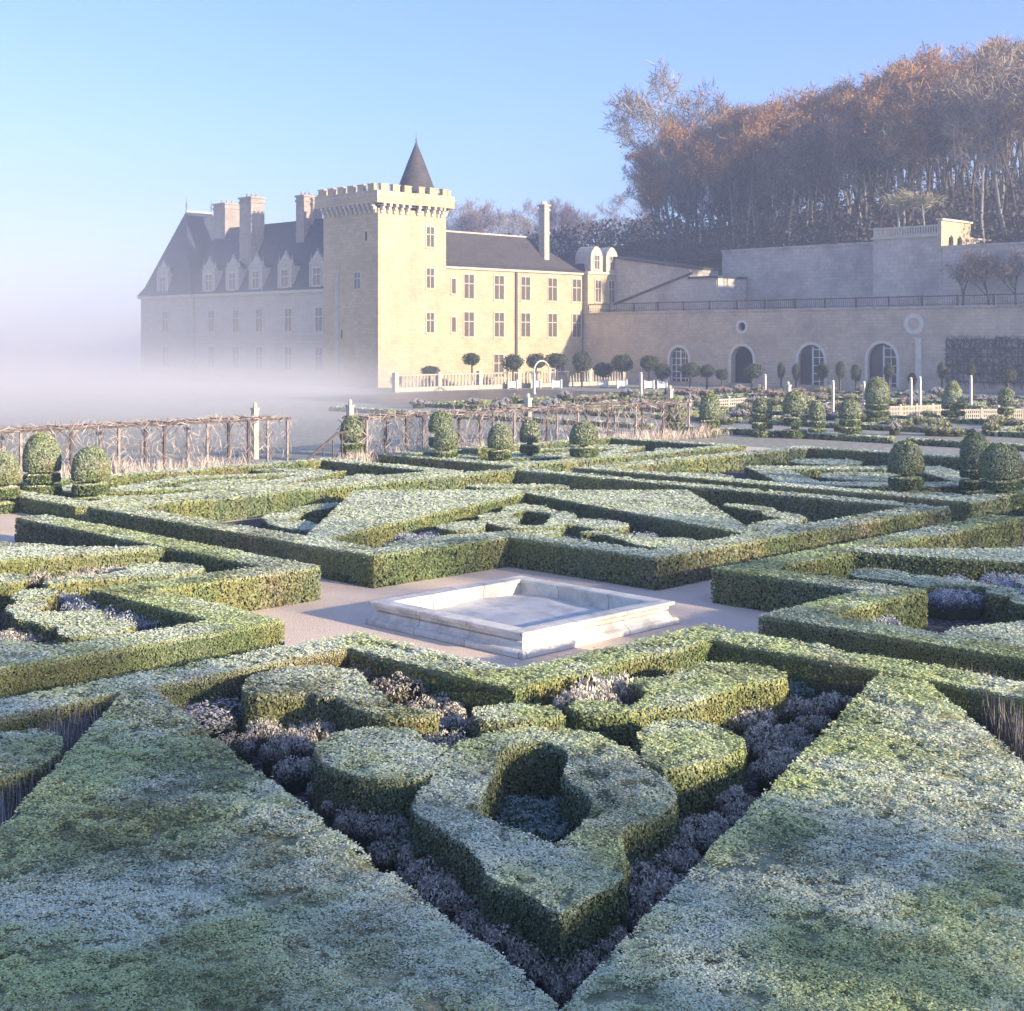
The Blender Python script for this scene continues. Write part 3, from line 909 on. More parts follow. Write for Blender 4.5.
for i in range(16):
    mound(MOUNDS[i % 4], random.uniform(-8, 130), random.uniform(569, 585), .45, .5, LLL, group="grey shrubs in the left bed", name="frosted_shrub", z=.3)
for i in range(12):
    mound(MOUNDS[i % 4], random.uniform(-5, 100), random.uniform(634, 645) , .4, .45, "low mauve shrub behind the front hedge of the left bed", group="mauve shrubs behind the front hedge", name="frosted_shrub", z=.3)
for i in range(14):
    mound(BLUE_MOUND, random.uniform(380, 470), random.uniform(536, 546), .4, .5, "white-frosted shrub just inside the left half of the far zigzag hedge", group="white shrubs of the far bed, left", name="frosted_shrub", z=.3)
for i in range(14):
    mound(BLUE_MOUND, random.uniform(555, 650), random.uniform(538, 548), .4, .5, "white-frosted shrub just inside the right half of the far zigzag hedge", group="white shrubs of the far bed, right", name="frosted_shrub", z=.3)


def stems(name, n, poly_px, zt, label, col, col2, hmin=.5, hmax=.85, w=.008, z=0.3, group=None):
    """upright frosted stems over a strip of soil"""
    pts = [GP(x, y, z) for x, y in poly_px]
    wp = [UV(*p) for p in pts]
    a = np.array(wp)
    X = a[:, 0].min() + np.ptp(a[:, 0]) * rng.random(n * 4)
    Y = a[:, 1].min() + np.ptp(a[:, 1]) * rng.random(n * 4)
    k = inside(X, Y, [wp])
    X, Y = X[k][:n], Y[k][:n]
    n = len(X)
    hh = hmin + (hmax - hmin) * rng.random(n)
    lean = rng.normal(0, .13, (n, 2))
    P = np.stack([X, Y, hh * .5], 1)
    A = np.stack([lean[:, 0], lean[:, 1], np.ones(n)], 1)
    ang = rng.random(n) * 6.28
    N = np.stack([np.cos(ang), np.sin(ang), np.zeros(n)], 1)
    Ah = A / np.linalg.norm(A, axis=1, keepdims=True)
    N = N - Ah * (N * Ah).sum(1, keepdims=True)
    c = col + (col2 - col) * rng.random((n, 1))
    # each stem three overlapping slivers
    sz = hh * .55
    me = quads_mesh(name, P, N, sz, c, M['leaf'], aspect=w / .4, stretch=A)
    o = link_mesh(name, me)
    return tag(o, label, None, group, "stuff")


stems("purple_stems", 1500, [(0, 790), (20, 770), (40, 752), (60, 735), (115, 705), (135, 697), (150, 700), (60, 800), (0, 835)], .7, "upright frosted purple stems between the zigzag hedge and left triangle", np.array([.10, .09, .09]), np.array([.45, .43, .42]))
stems("purple_stems", 1300, [(935, 690), (1060, 712), (1060, 775), (1010, 748)], .7, "upright frosted purple stems beside the right triangular hedge", np.array([.08, .07, .07]), np.array([.36, .35, .34]))

# ------------------------------------------------------------------ domed topiaries
def leafy(name, pts, nrm, size, parent, core, frost, warm=0.0):
    n = len(pts)
    c = leaf_colours(pts[:, 0] * 1.7, pts[:, 1] * 1.7 + pts[:, 2] * 2, frost, warm)
    me = quads_mesh(name, pts, nrm + rng.normal(0, .28, (n, 3)), size * (0.75 + 0.5 * rng.random(n)), c, M['leaf'], core, M['hedge_core'])
    return link_mesh(name, me, parent)


def lathe_points(prof, n):
    """random points on a surface of revolution with outward normals"""
    pr = np.array(prof)
    r0, z0, r1, z1 = pr[:-1, 0], pr[:-1, 1], pr[1:, 0], pr[1:, 1]
    ar = (r0 + r1) * np.hypot(r1 - r0, z1 - z0) + 1e-6
    k = rng.choice(len(ar), n, p=ar / ar.sum())
    t = rng.random(n)
    r = r0[k] + (r1 - r0)[k] * t
    z = z0[k] + (z1 - z0)[k] * t
    a = rng.random(n) * 2 * math.pi
    nr, nz = (z1 - z0)[k], -(r1 - r0)[k]
    return np.stack([r * np.cos(a), r * np.sin(a), z], 1), np.stack([nr * np.cos(a), nr * np.sin(a), nz], 1)


def topiary(px, top, neck, base, w, label, tiers=2, group=None, shape='dome'):
    """dome over stacked discs; all pixel rows are read at the depth of the foot"""
    Y = F * HC / (base - HZ)
    k = Y / F
    X = (px - 512) * k
    H = (base - top) * k
    zn = (base - neck) * k
    rad = w * k / 2
    t = empty("topiary", (X, Y, 0))
    tag(t, label, "topiary", group)
    ls = max(0.02, 0.00085 * Y)
    prof = [(rad * .55, zn - .02), (rad * .96, zn), (rad, zn + (H - zn) * .18), (rad * .97, zn + (H - zn) * .42), (rad * .86, zn + (H - zn) * .66), (rad * .64, zn + (H - zn) * .86), (rad * .34, zn + (H - zn) * .97), (0.02, H)]
    if shape == 'cone':
        prof = [(rad * .5, zn - .02), (rad, zn), (rad * .9, zn + (H - zn) * .3), (rad * .6, zn + (H - zn) * .7), (rad * .3, zn + (H - zn) * .95), (0.02, H)]
    core = MB().lathe([(r * .93, z * .99) for r, z in prof], 14)
    area = 2 * math.pi * rad * (H - zn) + math.pi * rad * rad
    p, nn = lathe_points(prof, int(min(26000, 1.9 * area / ls ** 2)))
    leafy("crown", p + rng.normal(0, .012, p.shape), nn, ls, t, core, 0.10 + 0.16 * (nn[:, 2] > 0) * rng.random(len(p)) + rng.normal(0, .08, len(p)) + .10, -0.4)
    step = zn / tiers
    for i in range(tiers):
        za = zn - step * (i + 1)
        zb = za + step * 0.62
        rr = rad * (0.98 + 0.05 * i)
        pr = [(rr * .6, za), (rr * .97, za + .01), (rr, (za + zb) / 2), (rr * .94, zb), (rr * .3, zb + .02)]
        core = MB().lathe([(r * .94, z) for r, z in pr], 14)
        area = math.pi * rr * rr + 2 * math.pi * rr * (zb - za)
        p, nn = lathe_points(pr, int(min(8000, 1.7 * area / ls ** 2)))
        nz = nn[:, 2] / (np.linalg.norm(nn, axis=1) + 1e-9)
        leafy("tier", p + rng.normal(0, .012, p.shape), nn, ls, t, core, np.where(nz > .6, 0.75, 0.08) + rng.normal(0, .12, len(p)), -0.5)
    MB().lathe([(rad * .34, 0), (rad * .30, zn + .05)], 8).build("trunk", M['wood_dark'], t)
    return t


for a in ((0, 452, 482, 512, 38, "broad domed topiary at the far left, cut by the picture edge"),
          (42, 433, 470, 504, 36, "tall domed topiary at the left, in front of the pergola, second from the edge"),
          (91, 447, 479, 506, 37, "round-topped topiary on a wide disc at the left, in front of the pergola"),
          (353, 416, 439, 464, 25, "domed topiary under the stone pier at the near end of the right-hand pergola"),
          (441, 411, 431, 462, 24, "domed topiary half hidden behind another, left of centre"),
          (446, 428, 448, 469, 24, "dark domed topiary directly before another, left of centre"),
          (500, 424, 447, 468, 24, "domed topiary standing on a clear disc, in the middle of the view"),
          (530, 420, 441, 464, 20, "slim domed topiary just right of the middle one"),
          (584, 422, 443, 469, 28, "rounded topiary over a broad base, right of the middle pair"),
          (675, 398, 420, 437, 20, "slender domed topiary at the right end of the pergola, lit side pinkish"),
          (710, 393, 417, 437, 20, "slender domed topiary right of the pergola end"),
          (762, 398, 411, 437, 19, "topiary of stacked discs with a small dome, right of the slender pair"),
          (795, 391, 413, 438, 23, "full tall domed topiary beside a small one, right middle distance"),
          (817, 401, 419, 434, 16, "small domed topiary beside the full tall one"),
          (850, 400, 417, 440, 22, "squat domed topiary on three discs, right middle distance"),
          (877, 377, 402, 422, 24, "tall tiered topiary in front of the rightmost glazed arch"),
          (906, 441, 472, 502, 34, "dark domed topiary behind the right bed, alone left of the overlapping pair"),
          (975, 433, 466, 498, 29, "dark domed topiary partly behind the biggest one at the right"),
          (1001, 444, 476, 514, 42, "biggest dark domed topiary, close to the right edge"),
          (1006, 388, 404, 424, 15, "small topiary near the right edge by the low fence")):
    topiary(*a, tiers=3 if a[0] in (42, 762, 850, 877, 975, 1001) else 2)
topiary(953, 381, 402, 422, 22, "conical tiered topiary before the trellis on the terrace wall", tiers=3, shape='cone')

# ------------------------------------------------------------------ pergolas with bare vines
def pergola(x0, y0, x1, y1, n, label, htop=2.3, depth=1.6):
    """posts in two rows, braces, rails, crossbars and a tangle of bare vine"""
    A, B = np.array([x0, y0]), np.array([x1, y1])
    L = float(np.hypot(*(B - A)))
    ang = math.atan2(*(B - A)[::-1])
    t = empty("pergola", (x0, y0, 0), ang)
    tag(t, label, "pergola")
    rail = MB()
    for yy in (0.0, depth):
        rail.box(-.2, L + .2, yy - .04, yy + .04, htop - .10, htop)
    for i in range(int(L / 1.6) + 1):
        rail.box(i * 1.6 - .02, i * 1.6 + .02, -.15, depth + .15, htop + .003, htop + .045)
    rail.build("top_rail", M['wood_dark'], t)
    for i in range(n + 1):
        x = L * i / n
        for yy in (0.0, depth):
            p = MB()
            p.box(x - .05, x + .05, yy - .05, yy + .05, 0, htop - .102)
            for sg in (-1, 1):
                p.tube([(x + sg * .05, yy, htop - .62), (x + sg * .22, yy, htop - .3), (x + sg * .5, yy, htop - .12)], .018, 5)
            p.build("post", M['grey_wood'] if i % 2 == 0 else M['wood_dark'], t)
    # vine twigs
    k = int(L * 60)
    P = np.stack([rng.random(k) * L, rng.choice([0.0, depth], k) + rng.normal(0, .12, k), htop + .0 + rng.normal(0, .05, k)], 1)
    m2 = int(L * 150)
    Q = np.stack([np.where(rng.random(m2) < .4, np.round(rng.random(m2) * n) * L / n, rng.random(m2) * L) + rng.normal(0, .16, m2), rng.choice([0.0, depth], m2) + rng.normal(0, .1, m2), htop * rng.random(m2)], 1)
    P = np.concatenate([P, Q])
    A2 = rng.normal(0, 1, (len(P), 3)) * np.array([1, .5, .45])
    A2[k:, 2] += np.sign(rng.normal(size=m2)) * 1.2
    c = np.array([.22, .17, .15]) + (np.array([.62, .55, .50]) - np.array([.22, .17, .15])) * rng.random((len(P), 1))
    link_mesh("vine", quads_mesh("vine", P, rng.normal(0, 1, P.shape), .18 + .2 * rng.random(len(P)), c, M['twig'], aspect=.05, stretch=A2), t)
    return t


pergola(-23.0, 53.4, -10.6, 65.8, 8, "dark timber pergola with bare vines at the left, in front of the fog", htop=2.35)
pergola(-7.0, 67.2, 10.8, 85.2, 10, "vine-covered pergola right of the gap, below the balustrade at the castle foot", htop=2.25)


def canes(x0, y0, x1, y1, n, label, h=.9):
    t = rng.random(n)
    X = x0 + (x1 - x0) * t + rng.normal(0, .3, n)
    Y = y0 + (y1 - y0) * t + rng.normal(0, .3, n)
    hh = h * (.4 + .6 * rng.random(n)) * (0.5 + fnoise(X, Y, .7, 6))
    A = np.stack([rng.normal(0, .3, n), rng.normal(0, .3, n), np.ones(n)], 1)
    a = rng.random(n) * 6.28
    N = np.stack([np.cos(a), np.sin(a), np.zeros(n)], 1)
    N -= A * (N * A).sum(1, keepdims=True) / (A * A).sum(1, keepdims=True)
    c = np.array([.48, .38, .30]) + (np.array([.80, .73, .63]) - np.array([.48, .38, .30])) * rng.random((n, 1))
    o = link_mesh("dry_canes", quads_mesh("dry_canes", np.stack([X, Y, hh * .5], 1), N, hh * .5, c, M['leaf'], aspect=.05, stretch=A))
    return tag(o, label, None, None, "stuff")


canes(-19.5, 55.4, -12.2, 62.7, 1500, "dry straw-yellow canes along the foot of the left pergola", 0.95)
canes(-8.2, 65.5, -0.5, 73.3, 1900, "dry straw-yellow canes along the foot of the right pergola, near end", 0.95)
canes(3.5, 77.0, 13.0, 86.5, 1900, "dry straw-yellow canes along the foot of the right pergola, far end", 0.85)

# stair rail in the gap between the pergolas
st = empty("stair_rail", (-9.6, 64.5, 0), R(45))
tag(st, "sloping dark handrail in the gap between the two pergolas", "railing")
MB().tube([(-.3, 0, .15), (1.9, 0, 1.6), (2.6, 0, 1.65)], .06, 6).build("rail", M['wood_dark'], st)
for i in range(5):
    MB().box(i * .55 - .025, i * .55 + .025, -.025, .025, 0, .3 + i * .33).build("baluster", M['wood_dark'], st)


def pier(px, top, base, w, label, hidden_h=0.0):
    Y = F * HC / (base - HZ)
    k = Y / F
    h = (base - top) * k
    t = empty("stone_pier", ((px - 512) * k, Y, 0), R(45))
    tag(t, label, "pier")
    r = w * k / 2
    MB().box(-r, r, -r, r, 0, h * .86).build("shaft", M['trim'], t)
    MB().box(-r * 1.25, r * 1.25, -r * 1.25, r * 1.25, h * .86 + .002, h * .90).build("cap", M['trim'], t)
    MB().lathe([(r * .5, h * .90 + .002), (r * .8, h * .93), (r * .7, h * .97), (r * .2, h)], 10).build("finial", M['trim'], t)


pier(255, 402, 459, 5.5, "pale stone pier rising behind the right end of the left pergola")
pier(350, 399, 457, 5.5, "pale stone pier above the first domed topiary of the right-hand pergola")
pier(528, 393, 441, 5.5, "pale stone pier rising behind the middle of the right-hand pergola")
pier(670, 385, 425, 4.5, "pale stone pier above the slender topiary at the pergola end")
pier(788, 381, 418, 4.5, "pale stone pier above the full tall domed topiary")

# ------------------------------------------------------------------ chateau: local x runs to the far right, local y to the far left
ch = empty("chateau", (-16.8, 175.0, 0), R(45))
tag(ch, "pale stone chateau with crenellated square tower and slate roofs in morning fog", "chateau")


def win_neg_y(x, z, w, h, y, parent=ch, name="window", mull=True, trans=True):
    """stone-framed window on a wall that faces local -y at y"""
    f = MB()
    f.box(x - w / 2 - .16, x - w / 2, y - .09, y + .05, z - .12, z + h + .18)
    f.box(x + w / 2, x + w / 2 + .16, y - .09, y + .05, z - .12, z + h + .18)
    f.box(x - w / 2, x + w / 2, y - .09, y + .05, z + h, z + h + .18)
    f.box(x - w / 2 - .26, x + w / 2 + .26, y - .16, y + .05, z - .26, z - .122)
    if mull:
        f.box(x - .06, x + .06, y - .07, y + .05, z, z + h)
    if trans:
        f.box(x - w / 2, x - .062, y - .065, y + .05, z + h * .60, z + h * .60 + .11)
        f.box(x + .062, x + w / 2, y - .065, y + .05, z + h * .60, z + h * .60 + .11)
    o = f.build(name, M['trim'], parent)
    g = MB()
    g.box(x - w / 2, x + w / 2, y - .02, y + .04, z, z + h)
    g.build("pane", M['glass'], o)
    return o


def win_neg_x(y, z, w, h, x, parent=ch, name="window"):
    f = MB()
    f.box(x - .09, x + .05, y - w / 2 - .16, y - w / 2, z - .12, z + h + .18)
    f.box(x - .09, x + .05, y + w / 2, y + w / 2 + .16, z - .12, z + h + .18)
    f.box(x - .09, x + .05, y - w / 2, y + w / 2, z + h, z + h + .18)
    f.box(x - .16, x + .05, y - w / 2 - .26, y + w / 2 + .26, z - .26, z - .122)
    f.box(x - .07, x + .05, y - .06, y + .06, z, z + h)
    f.box(x - .065, x + .05, y - w / 2, y - .062, z + h * .60, z + h * .60 + .11)
    f.box(x - .065, x + .05, y + .062, y + w / 2, z + h * .60, z + h * .60 + .11)
    o = f.build(name, M['trim'], parent)
    MB().box(x - .02, x + .04, y - w / 2, y + w / 2, z, z + h).build("pane", M['glass'], o)
    return o


# tower
TW, TD = 11.5, 11.2
plan = [(0, 0), (5.2, 0), (5.7, -.16), (7.0, -.45), (9.2, -.45), (10.7, -.18), (TW, 0.0), (TW, TD), (0, TD)]


def grow(pl, d):
    cx, cy = TW / 2, TD / 2
    return [(x + (d if x > cx else -d) * (1 if abs(x - cx) > 5.5 else (x - cx) / 6), y + (d if y > cy else -d)) for x, y in pl]


MB().prism(plan, 0, 22.6).build("tower_wall", M['wall_warm'], ch)
MB().prism(grow(plan, .12), 0, 1.2).build("tower_plinth", M['wall_warm'], ch)
cb = MB()
def edge_walk(pl, step):
    for i in range(len(pl)):
        a, b = np.array(pl[i]), np.array(pl[(i + 1) % len(pl)])
        L = np.hypot(*(b - a))
        if L < 1.0:
            continue
        n = max(1, int(round(L / step)))
        for k in range(n):
            yield a + (b - a) * (k + .5) / n, (b - a) / L, L / n
for c, dr, _ in edge_walk(plan, .95):
    nr = np.array([dr[1], -dr[0]])
    for j, (o0, o1, z0, z1) in enumerate(((0, .28, 22.0, 22.4), (0, .52, 22.402, 22.8), (0, .75, 22.802, 23.2))):
        q = [c - dr * .2 + nr * o0, c + dr * .2 + nr * o0, c + dr * .2 + nr * o1, c - dr * .2 + nr * o1]
        cb.prism([tuple(p) for p in q], z0, z1)
cb.build("corbels", M['trim'], ch)
outer = grow(plan, .8)
inner = grow(plan, .25)
pb = MB()
pb.prism(outer, 23.202, 24.75, [inner])
pb.build("parapet", M['wall_warm'], ch)
MB().prism(grow(plan, .86), 24.2, 24.34, [grow(plan, .803)]).build("string_course", M['trim'], ch)
mer = MB()
for c, dr, L in edge_walk([tuple((np.array(o) + np.array(i)) / 2) for o, i in zip(outer, inner)], 1.95):
    nr = np.array([dr[1], -dr[0]])
    w = L * .30
    q = [c - dr * w - nr * .26, c + dr * w - nr * .26, c + dr * w + nr * .26, c - dr * w + nr * .26]
    mer.prism([tuple(p) for p in q[::-1]] if False else [tuple(p) for p in q], 24.752, 25.5)
    q = [c - dr * (w + .07) - nr * .32, c + dr * (w + .07) - nr * .32, c + dr * (w + .07) + nr * .32, c - dr * (w + .07) + nr * .32]
    mer.prism([tuple(p) for p in q], 25.502, 25.63)
mer.build("merlons", M['wall_warm'], ch)
MB().prism(grow(plan, .2), 22.9, 23.4).build("tower_roof", M['slate'], ch)
MB().lathe([(2.15, 23.4), (2.15, 25.3)], 20, 9.2, 3.3).build("turret_wall", M['wall_warm'], ch)
MB().lathe([(2.75, 25.25), (2.55, 25.7), (1.9, 27.4), (1.1, 29.5), (.25, 31.6), (.04, 32.2)], 20, 9.2, 3.3).build("cone_roof", M['slate_brown'], ch, smooth=True)
MB().lathe([(.05, 32.15), (.12, 32.4), (.04, 32.6), (.02, 33.4)], 8, 9.2, 3.3).build("finial", M['iron'], ch)
for z in (18.1, 12.75, 7.0):
    win_neg_y(8.3, z, 1.25, 2.5, -.45)
win_neg_x(4.1, 12.6, 1.2, 2.0, 0)
MB().box(-.02, .04, 2.2, 2.55, 18.6, 19.7).build("slit_window", M['dark'], ch)
MB().box(-.02, .04, 7.2, 7.5, 6.2, 7.3).build("slit_window", M['dark'], ch)
# faint buttress strip and dark base stain course
MB().box(-.10, 0.0, 7.9, 8.7, 0, 14.6).build("buttress", M['wall_pale'], ch)

# west wing (to the left) with corner pavilion
Y1, YP, Y2 = TD, 43.0, 57.6
EA = 12.75
MB().box(.5, 9.8, Y1, YP, 0, EA).build("wing_wall", M['wall_pale'], ch)
MB().box(.15, 11.5, YP + .002, Y2, 0, EA).build("pavilion_wall", M['wall_pale'], ch)
for (z0, z1, pr) in ((6.75, 6.95, .12), (5.75, 5.9, .10), (1.35, 1.5, .12)):
    b = MB()
    b.box(.5 - pr, .5, Y1, YP, z0, z1)
    b.box(.15 - pr, .15, YP, Y2 + pr, z0, z1)
    b.build("string_course", M['trim'], ch)
b = MB()
b.box(.1, .5, Y1, YP, EA - .42, EA - .02)
b.box(-.25, .15, YP, Y2 + .35, EA - .42, EA - .02)
b.build("cornice", M['trim'], ch)


def hip_roof(x0, x1, y0, y1, z0, zr, ra, rb, axis, mat, name, flare=.5, ends=(True, True)):
    """roof with a small flare at the eave. axis x or y for the ridge; ra, rb ridge ends"""
    xm, ym = (x0 + x1) / 2, (y0 + y1) / 2
    o = .45
    e = [(x0 - o, y0 - o, z0), (x1 + o, y0 - o, z0), (x1 + o, y1 + o, z0), (x0 - o, y1 + o, z0)]
    if axis == 'y':
        A, B = (xm, ra, zr), (xm, rb, zr)
    else:
        A, B = (ra, ym, zr), (rb, ym, zr)
    k = .16
    def mid(p, q):
        return tuple(p[i] + (q[i] - p[i]) * k for i in range(2)) + (z0 + (zr - z0) * (k - .06),)
    near = {0: A, 1: A if axis == 'y' else B, 2: B, 3: B if axis == 'y' else A}
    m_ = [mid(e[i], near[i]) for i in range(4)]
    mb = MB()
    v = e + m_ + [A, B]
    f = [(i, (i + 1) % 4, 4 + (i + 1) % 4, 4 + i) for i in range(4)]
    if axis == 'y':
        f += [(4, 5, 8), (5, 6, 9, 8), (6, 7, 9), (7, 4, 8, 9)]
    else:
        f += [(4, 5, 9, 8), (5, 6, 9), (6, 7, 8, 9), (7, 4, 8)]
    f += [(3, 2, 1, 0)]
    mb.add(v, f)
    return mb.build(name, mat, ch)


hip_roof(.5, 9.8, Y1 - 3, YP + 1, EA, 22.7, Y1 - 3.4, YP + 1, 'y', M['slate'], "wing_roof")
hip_roof(.15, 11.5, YP, Y2, EA + .01, 25.6, 3.6, 8.2, 'x', M['slate'], "pavilion_roof")
fi = MB()
for x in (3.7, 8.1):
    fi.lathe([(.14, 25.5), (.05, 26.1), (.13, 26.4), (.02, 27.6)], 8, x, (YP + Y2) / 2)
fi.build("finial", M['iron'], ch)
MB().box(3.6, 8.2, (YP + Y2) / 2 - .12, (YP + Y2) / 2 + .12, 25.52, 25.78).build("ridge", M['trim'], ch)


def yl(px, x=.4):           # local y seen at this column, at local depth x
    k = (px - 512) / F
    t = (-16.8 + x * S2 - k * (175.0 + x * S2)) / (1 + k)
    return t / S2


for px in (167, 211, 235.6, 259, 288, 318.7):
    y = yl(px)
    xw = .15 if y > YP else .5
    win_neg_x(y, 7.25, 1.45, 3.0, xw)
    win_neg_x(y, 2.0, 1.45, 3.0, xw)


def dormer_neg_x(y, z0, w, h, x, d, top, name="dormer"):
    """stone dormer facing local -x: posts, pediment, window pane"""
    m = MB()
    m.box(x, x + d, y - w / 2, y + w / 2, z0, z0 + h)
    m.box(x - .12, x + .4, y - w / 2 - .18, y + w / 2 + .18, z0 + h + .002, z0 + h + .26)
    p = [(y - w / 2 - .05, z0 + h + .262), (y + w / 2 + .05, z0 + h + .262), (y + w * .30, z0 + h + .95), (y + .12, z0 + h + top * .8), (y, z0 + h + top), (y - .12, z0 + h + top * .8), (y - w * .30, z0 + h + .95)]
    n = len(p)
    m.add([(x, a, b) for a, b in p] + [(x + .35, a, b) for a, b in p], [tuple(range(n))[::-1], tuple(range(n, 2 * n))] + [(i, (i + 1) % n, n + (i + 1) % n, n + i) for i in range(n)])
    for s in (-1, 1):
        m.box(x - .1, x + .02, y + s * w / 2 - .14, y + s * w / 2 + .14, z0, z0 + h - .002)
        m.lathe([(.13, z0 + h + .262), (.16, z0 + h + .6), (.05, z0 + h + 1.0), (.02, z0 + h + 1.5)], 6, x + .15, y + s * (w / 2 + .02))
    o = m.build(name, M['wall_pale'], ch)
    win_neg_x(y, z0 + .5, w * .52, h - 1.1, x, parent=o)
    rf = MB()
    rf.add([(x + .36, y - w / 2 - .1, z0 + h + .265), (x + .36, y + w / 2 + .1, z0 + h + .265), (x + .36, y, z0 + h + top * .55), (x + d + 2.6, y, z0 + h + top * .55), (x + d + 1, y - w / 2 - .1, z0 + h + .265), (x + d + 1, y + w / 2 + .1, z0 + h + .265)],
           [(0, 1, 2), (0, 2, 3, 4), (1, 5, 3, 2)])
    rf.build("dormer_roof", M['slate'], o)


for px in (165, 209, 232.5, 256, 285, 317):
    y = yl(px)
    dormer_neg_x(y, EA + .05, 2.9, 3.3, (.05 if y > YP else .4), 2.6, 2.1)


def chimney(x0, x1, y0, y1, z0, z1, mat=None, name="chimney"):
    m = MB()
    m.box(x0, x1, y0, y1, z0, z1 - .9)
    m.box(x0 - .12, x1 + .12, y0 - .12, y1 + .12, z1 - .898, z1 - .62)
    m.box(x0, x1, y0, y1, z1 - .618, z1 - .25)
    m.box(x0 - .16, x1 + .16, y0 - .16, y1 + .16, z1 - .248, z1)
    zb = z0 + (z1 - z0) * .5
    m.box(x0 - .08, x1 + .08, y0 - .08, y1 + .08, zb, zb + .3)
    for k in range(3):
        xx = x0 + (x1 - x0) * (k + .5) / 3
        m.lathe([(.22, z1 + .002), (.17, z1 + .5)], 8, xx, (y0 + y1) / 2)
    return m.build(name, mat or M['brick'], ch)


chimney(3.6, 5.6, yl(304, 3.6), yl(296, 3.6), 15.0, 26.0, M['chimney_stone'])
chimney(4.8, 6.4, yl(313, 4.8), yl(309, 4.8), 15.0, 25.6, M['chimney_stone'])
chimney(1.9, 4.2, yl(251, 1.9), yl(239.5, 1.9), 14.0, 26.4, M['chimney_stone'])
chimney(4.4, 7.2, yl(225, 4.4), yl(213.5, 4.4), 15.0, 26.4, M['chimney_stone'])

# east wing (to the right), sunlit
EX, EE, ERD = 38.6, 15.75, 10.0
MB().box(TW, EX, .45, ERD, 0, EE).build("wing_wall", M['wall_warm'], ch)
MB().box(TW, EX + .2, .10, .45, EE - .32, EE - .02).build("cornice", M['trim'], ch)
hip_roof(TW, EX, .45, ERD, EE, 20.8, TW - .4, EX - 6.5, 'x', M['slate_brown'], "wing_roof")
MB().box(TW, EX - 6.5, ERD / 2 + .1, ERD / 2 + .34, 20.75, 20.95).build("ridge", M['trim'], ch)


def xl(px, y=.45):
    k = (px - 512) / F
    # point = (-16.8,175) + x*a + y*b
    X0, Y0 = -16.8 - y * S2, 175.0 + y * S2
    return (k * Y0 - X0) / (1 - k) / S2


for z0, h in ((11.6, 3.15), (6.5, 3.2)):
    for px in (468.7, 498.9, 525.3, 552.2, 576.4):
        win_neg_y(xl(px), z0, 1.75, h, .45)
    win_neg_y(xl(453.4), z0 + .6, .7, 1.9, .45, mull=False, trans=False)
for px in (498.5, 560):
    win_neg_y(xl(px), 1.0, 1.8, 3.0, .45, name="door")
pp = MB()
x = xl(515.7)
pp.tube([(x, .30, 0), (x, .30, EE - .34)], .20, 8)
pp.build("downpipe", M['iron'], ch)
chimney(xl(543.5, 2.2), xl(543.5, 2.2) + 1.0, 2.0, 3.1, 17.0, 25.4, M['wall_pale'])

# small pavilion closing the east wing
pv = empty("garden_pavilion", (-16.8 + (EX + .3) * S2, 175 + (EX + .3) * S2, 0), R(45))
tag(pv, "small pale pavilion with two round-topped dormers between castle wing and terrace wall", "pavilion")
PW = 7.2
MB().box(0, PW, -.4, 6.5, 0, 15.6).build("pavilion_wall", M['wall_warm'], pv)
MB().box(-.2, PW + .2, -.65, 6.6, 15.602, 15.95).build("cornice", M['trim'], pv)
MB().box(-.1, PW + .1, -.55, -.402, 10.6, 10.85).build("string_course", M['trim'], pv)
for x in (2.2, 5.2):
    win_neg_y(x, 11.6, 1.15, 3.1, -.4, parent=pv, mull=True)
for x in (1.9, 5.3):
    m = MB()
    prof = [(x - 1.3, 15.952), (x + 1.3, 15.952), (x + 1.3, 18.2), (x + 1.05, 18.9), (x + .5, 19.5), (x, 19.7), (x - .5, 19.5), (x - 1.05, 18.9), (x - 1.3, 18.2)]
    n = len(prof)
    m.add([(a, -.45, b) for a, b in prof] + [(a, 2.6, b) for a, b in prof], [tuple(range(n)), tuple(range(n, 2 * n))[::-1]] + [(i, n + i, n + (i + 1) % n, (i + 1) % n) for i in range(n)])
    o = m.build("dormer", M['trim'], pv)
    win_neg_y(x, 16.4, 1.0, 1.9, -.45, parent=o)
mb = MB()
mb.add([(-.2, -.2, 15.96), (PW + .2, -.2, 15.96), (PW + .2, 6.6, 15.96), (-.2, 6.6, 15.96), (2.2, 3.2, 19.6), (PW - 2.2, 3.2, 19.6)], [(0, 1, 5, 4), (1, 2, 5), (2, 3, 4, 5), (3, 0, 4)])
mb.build("roof", M['slate_brown'], pv)

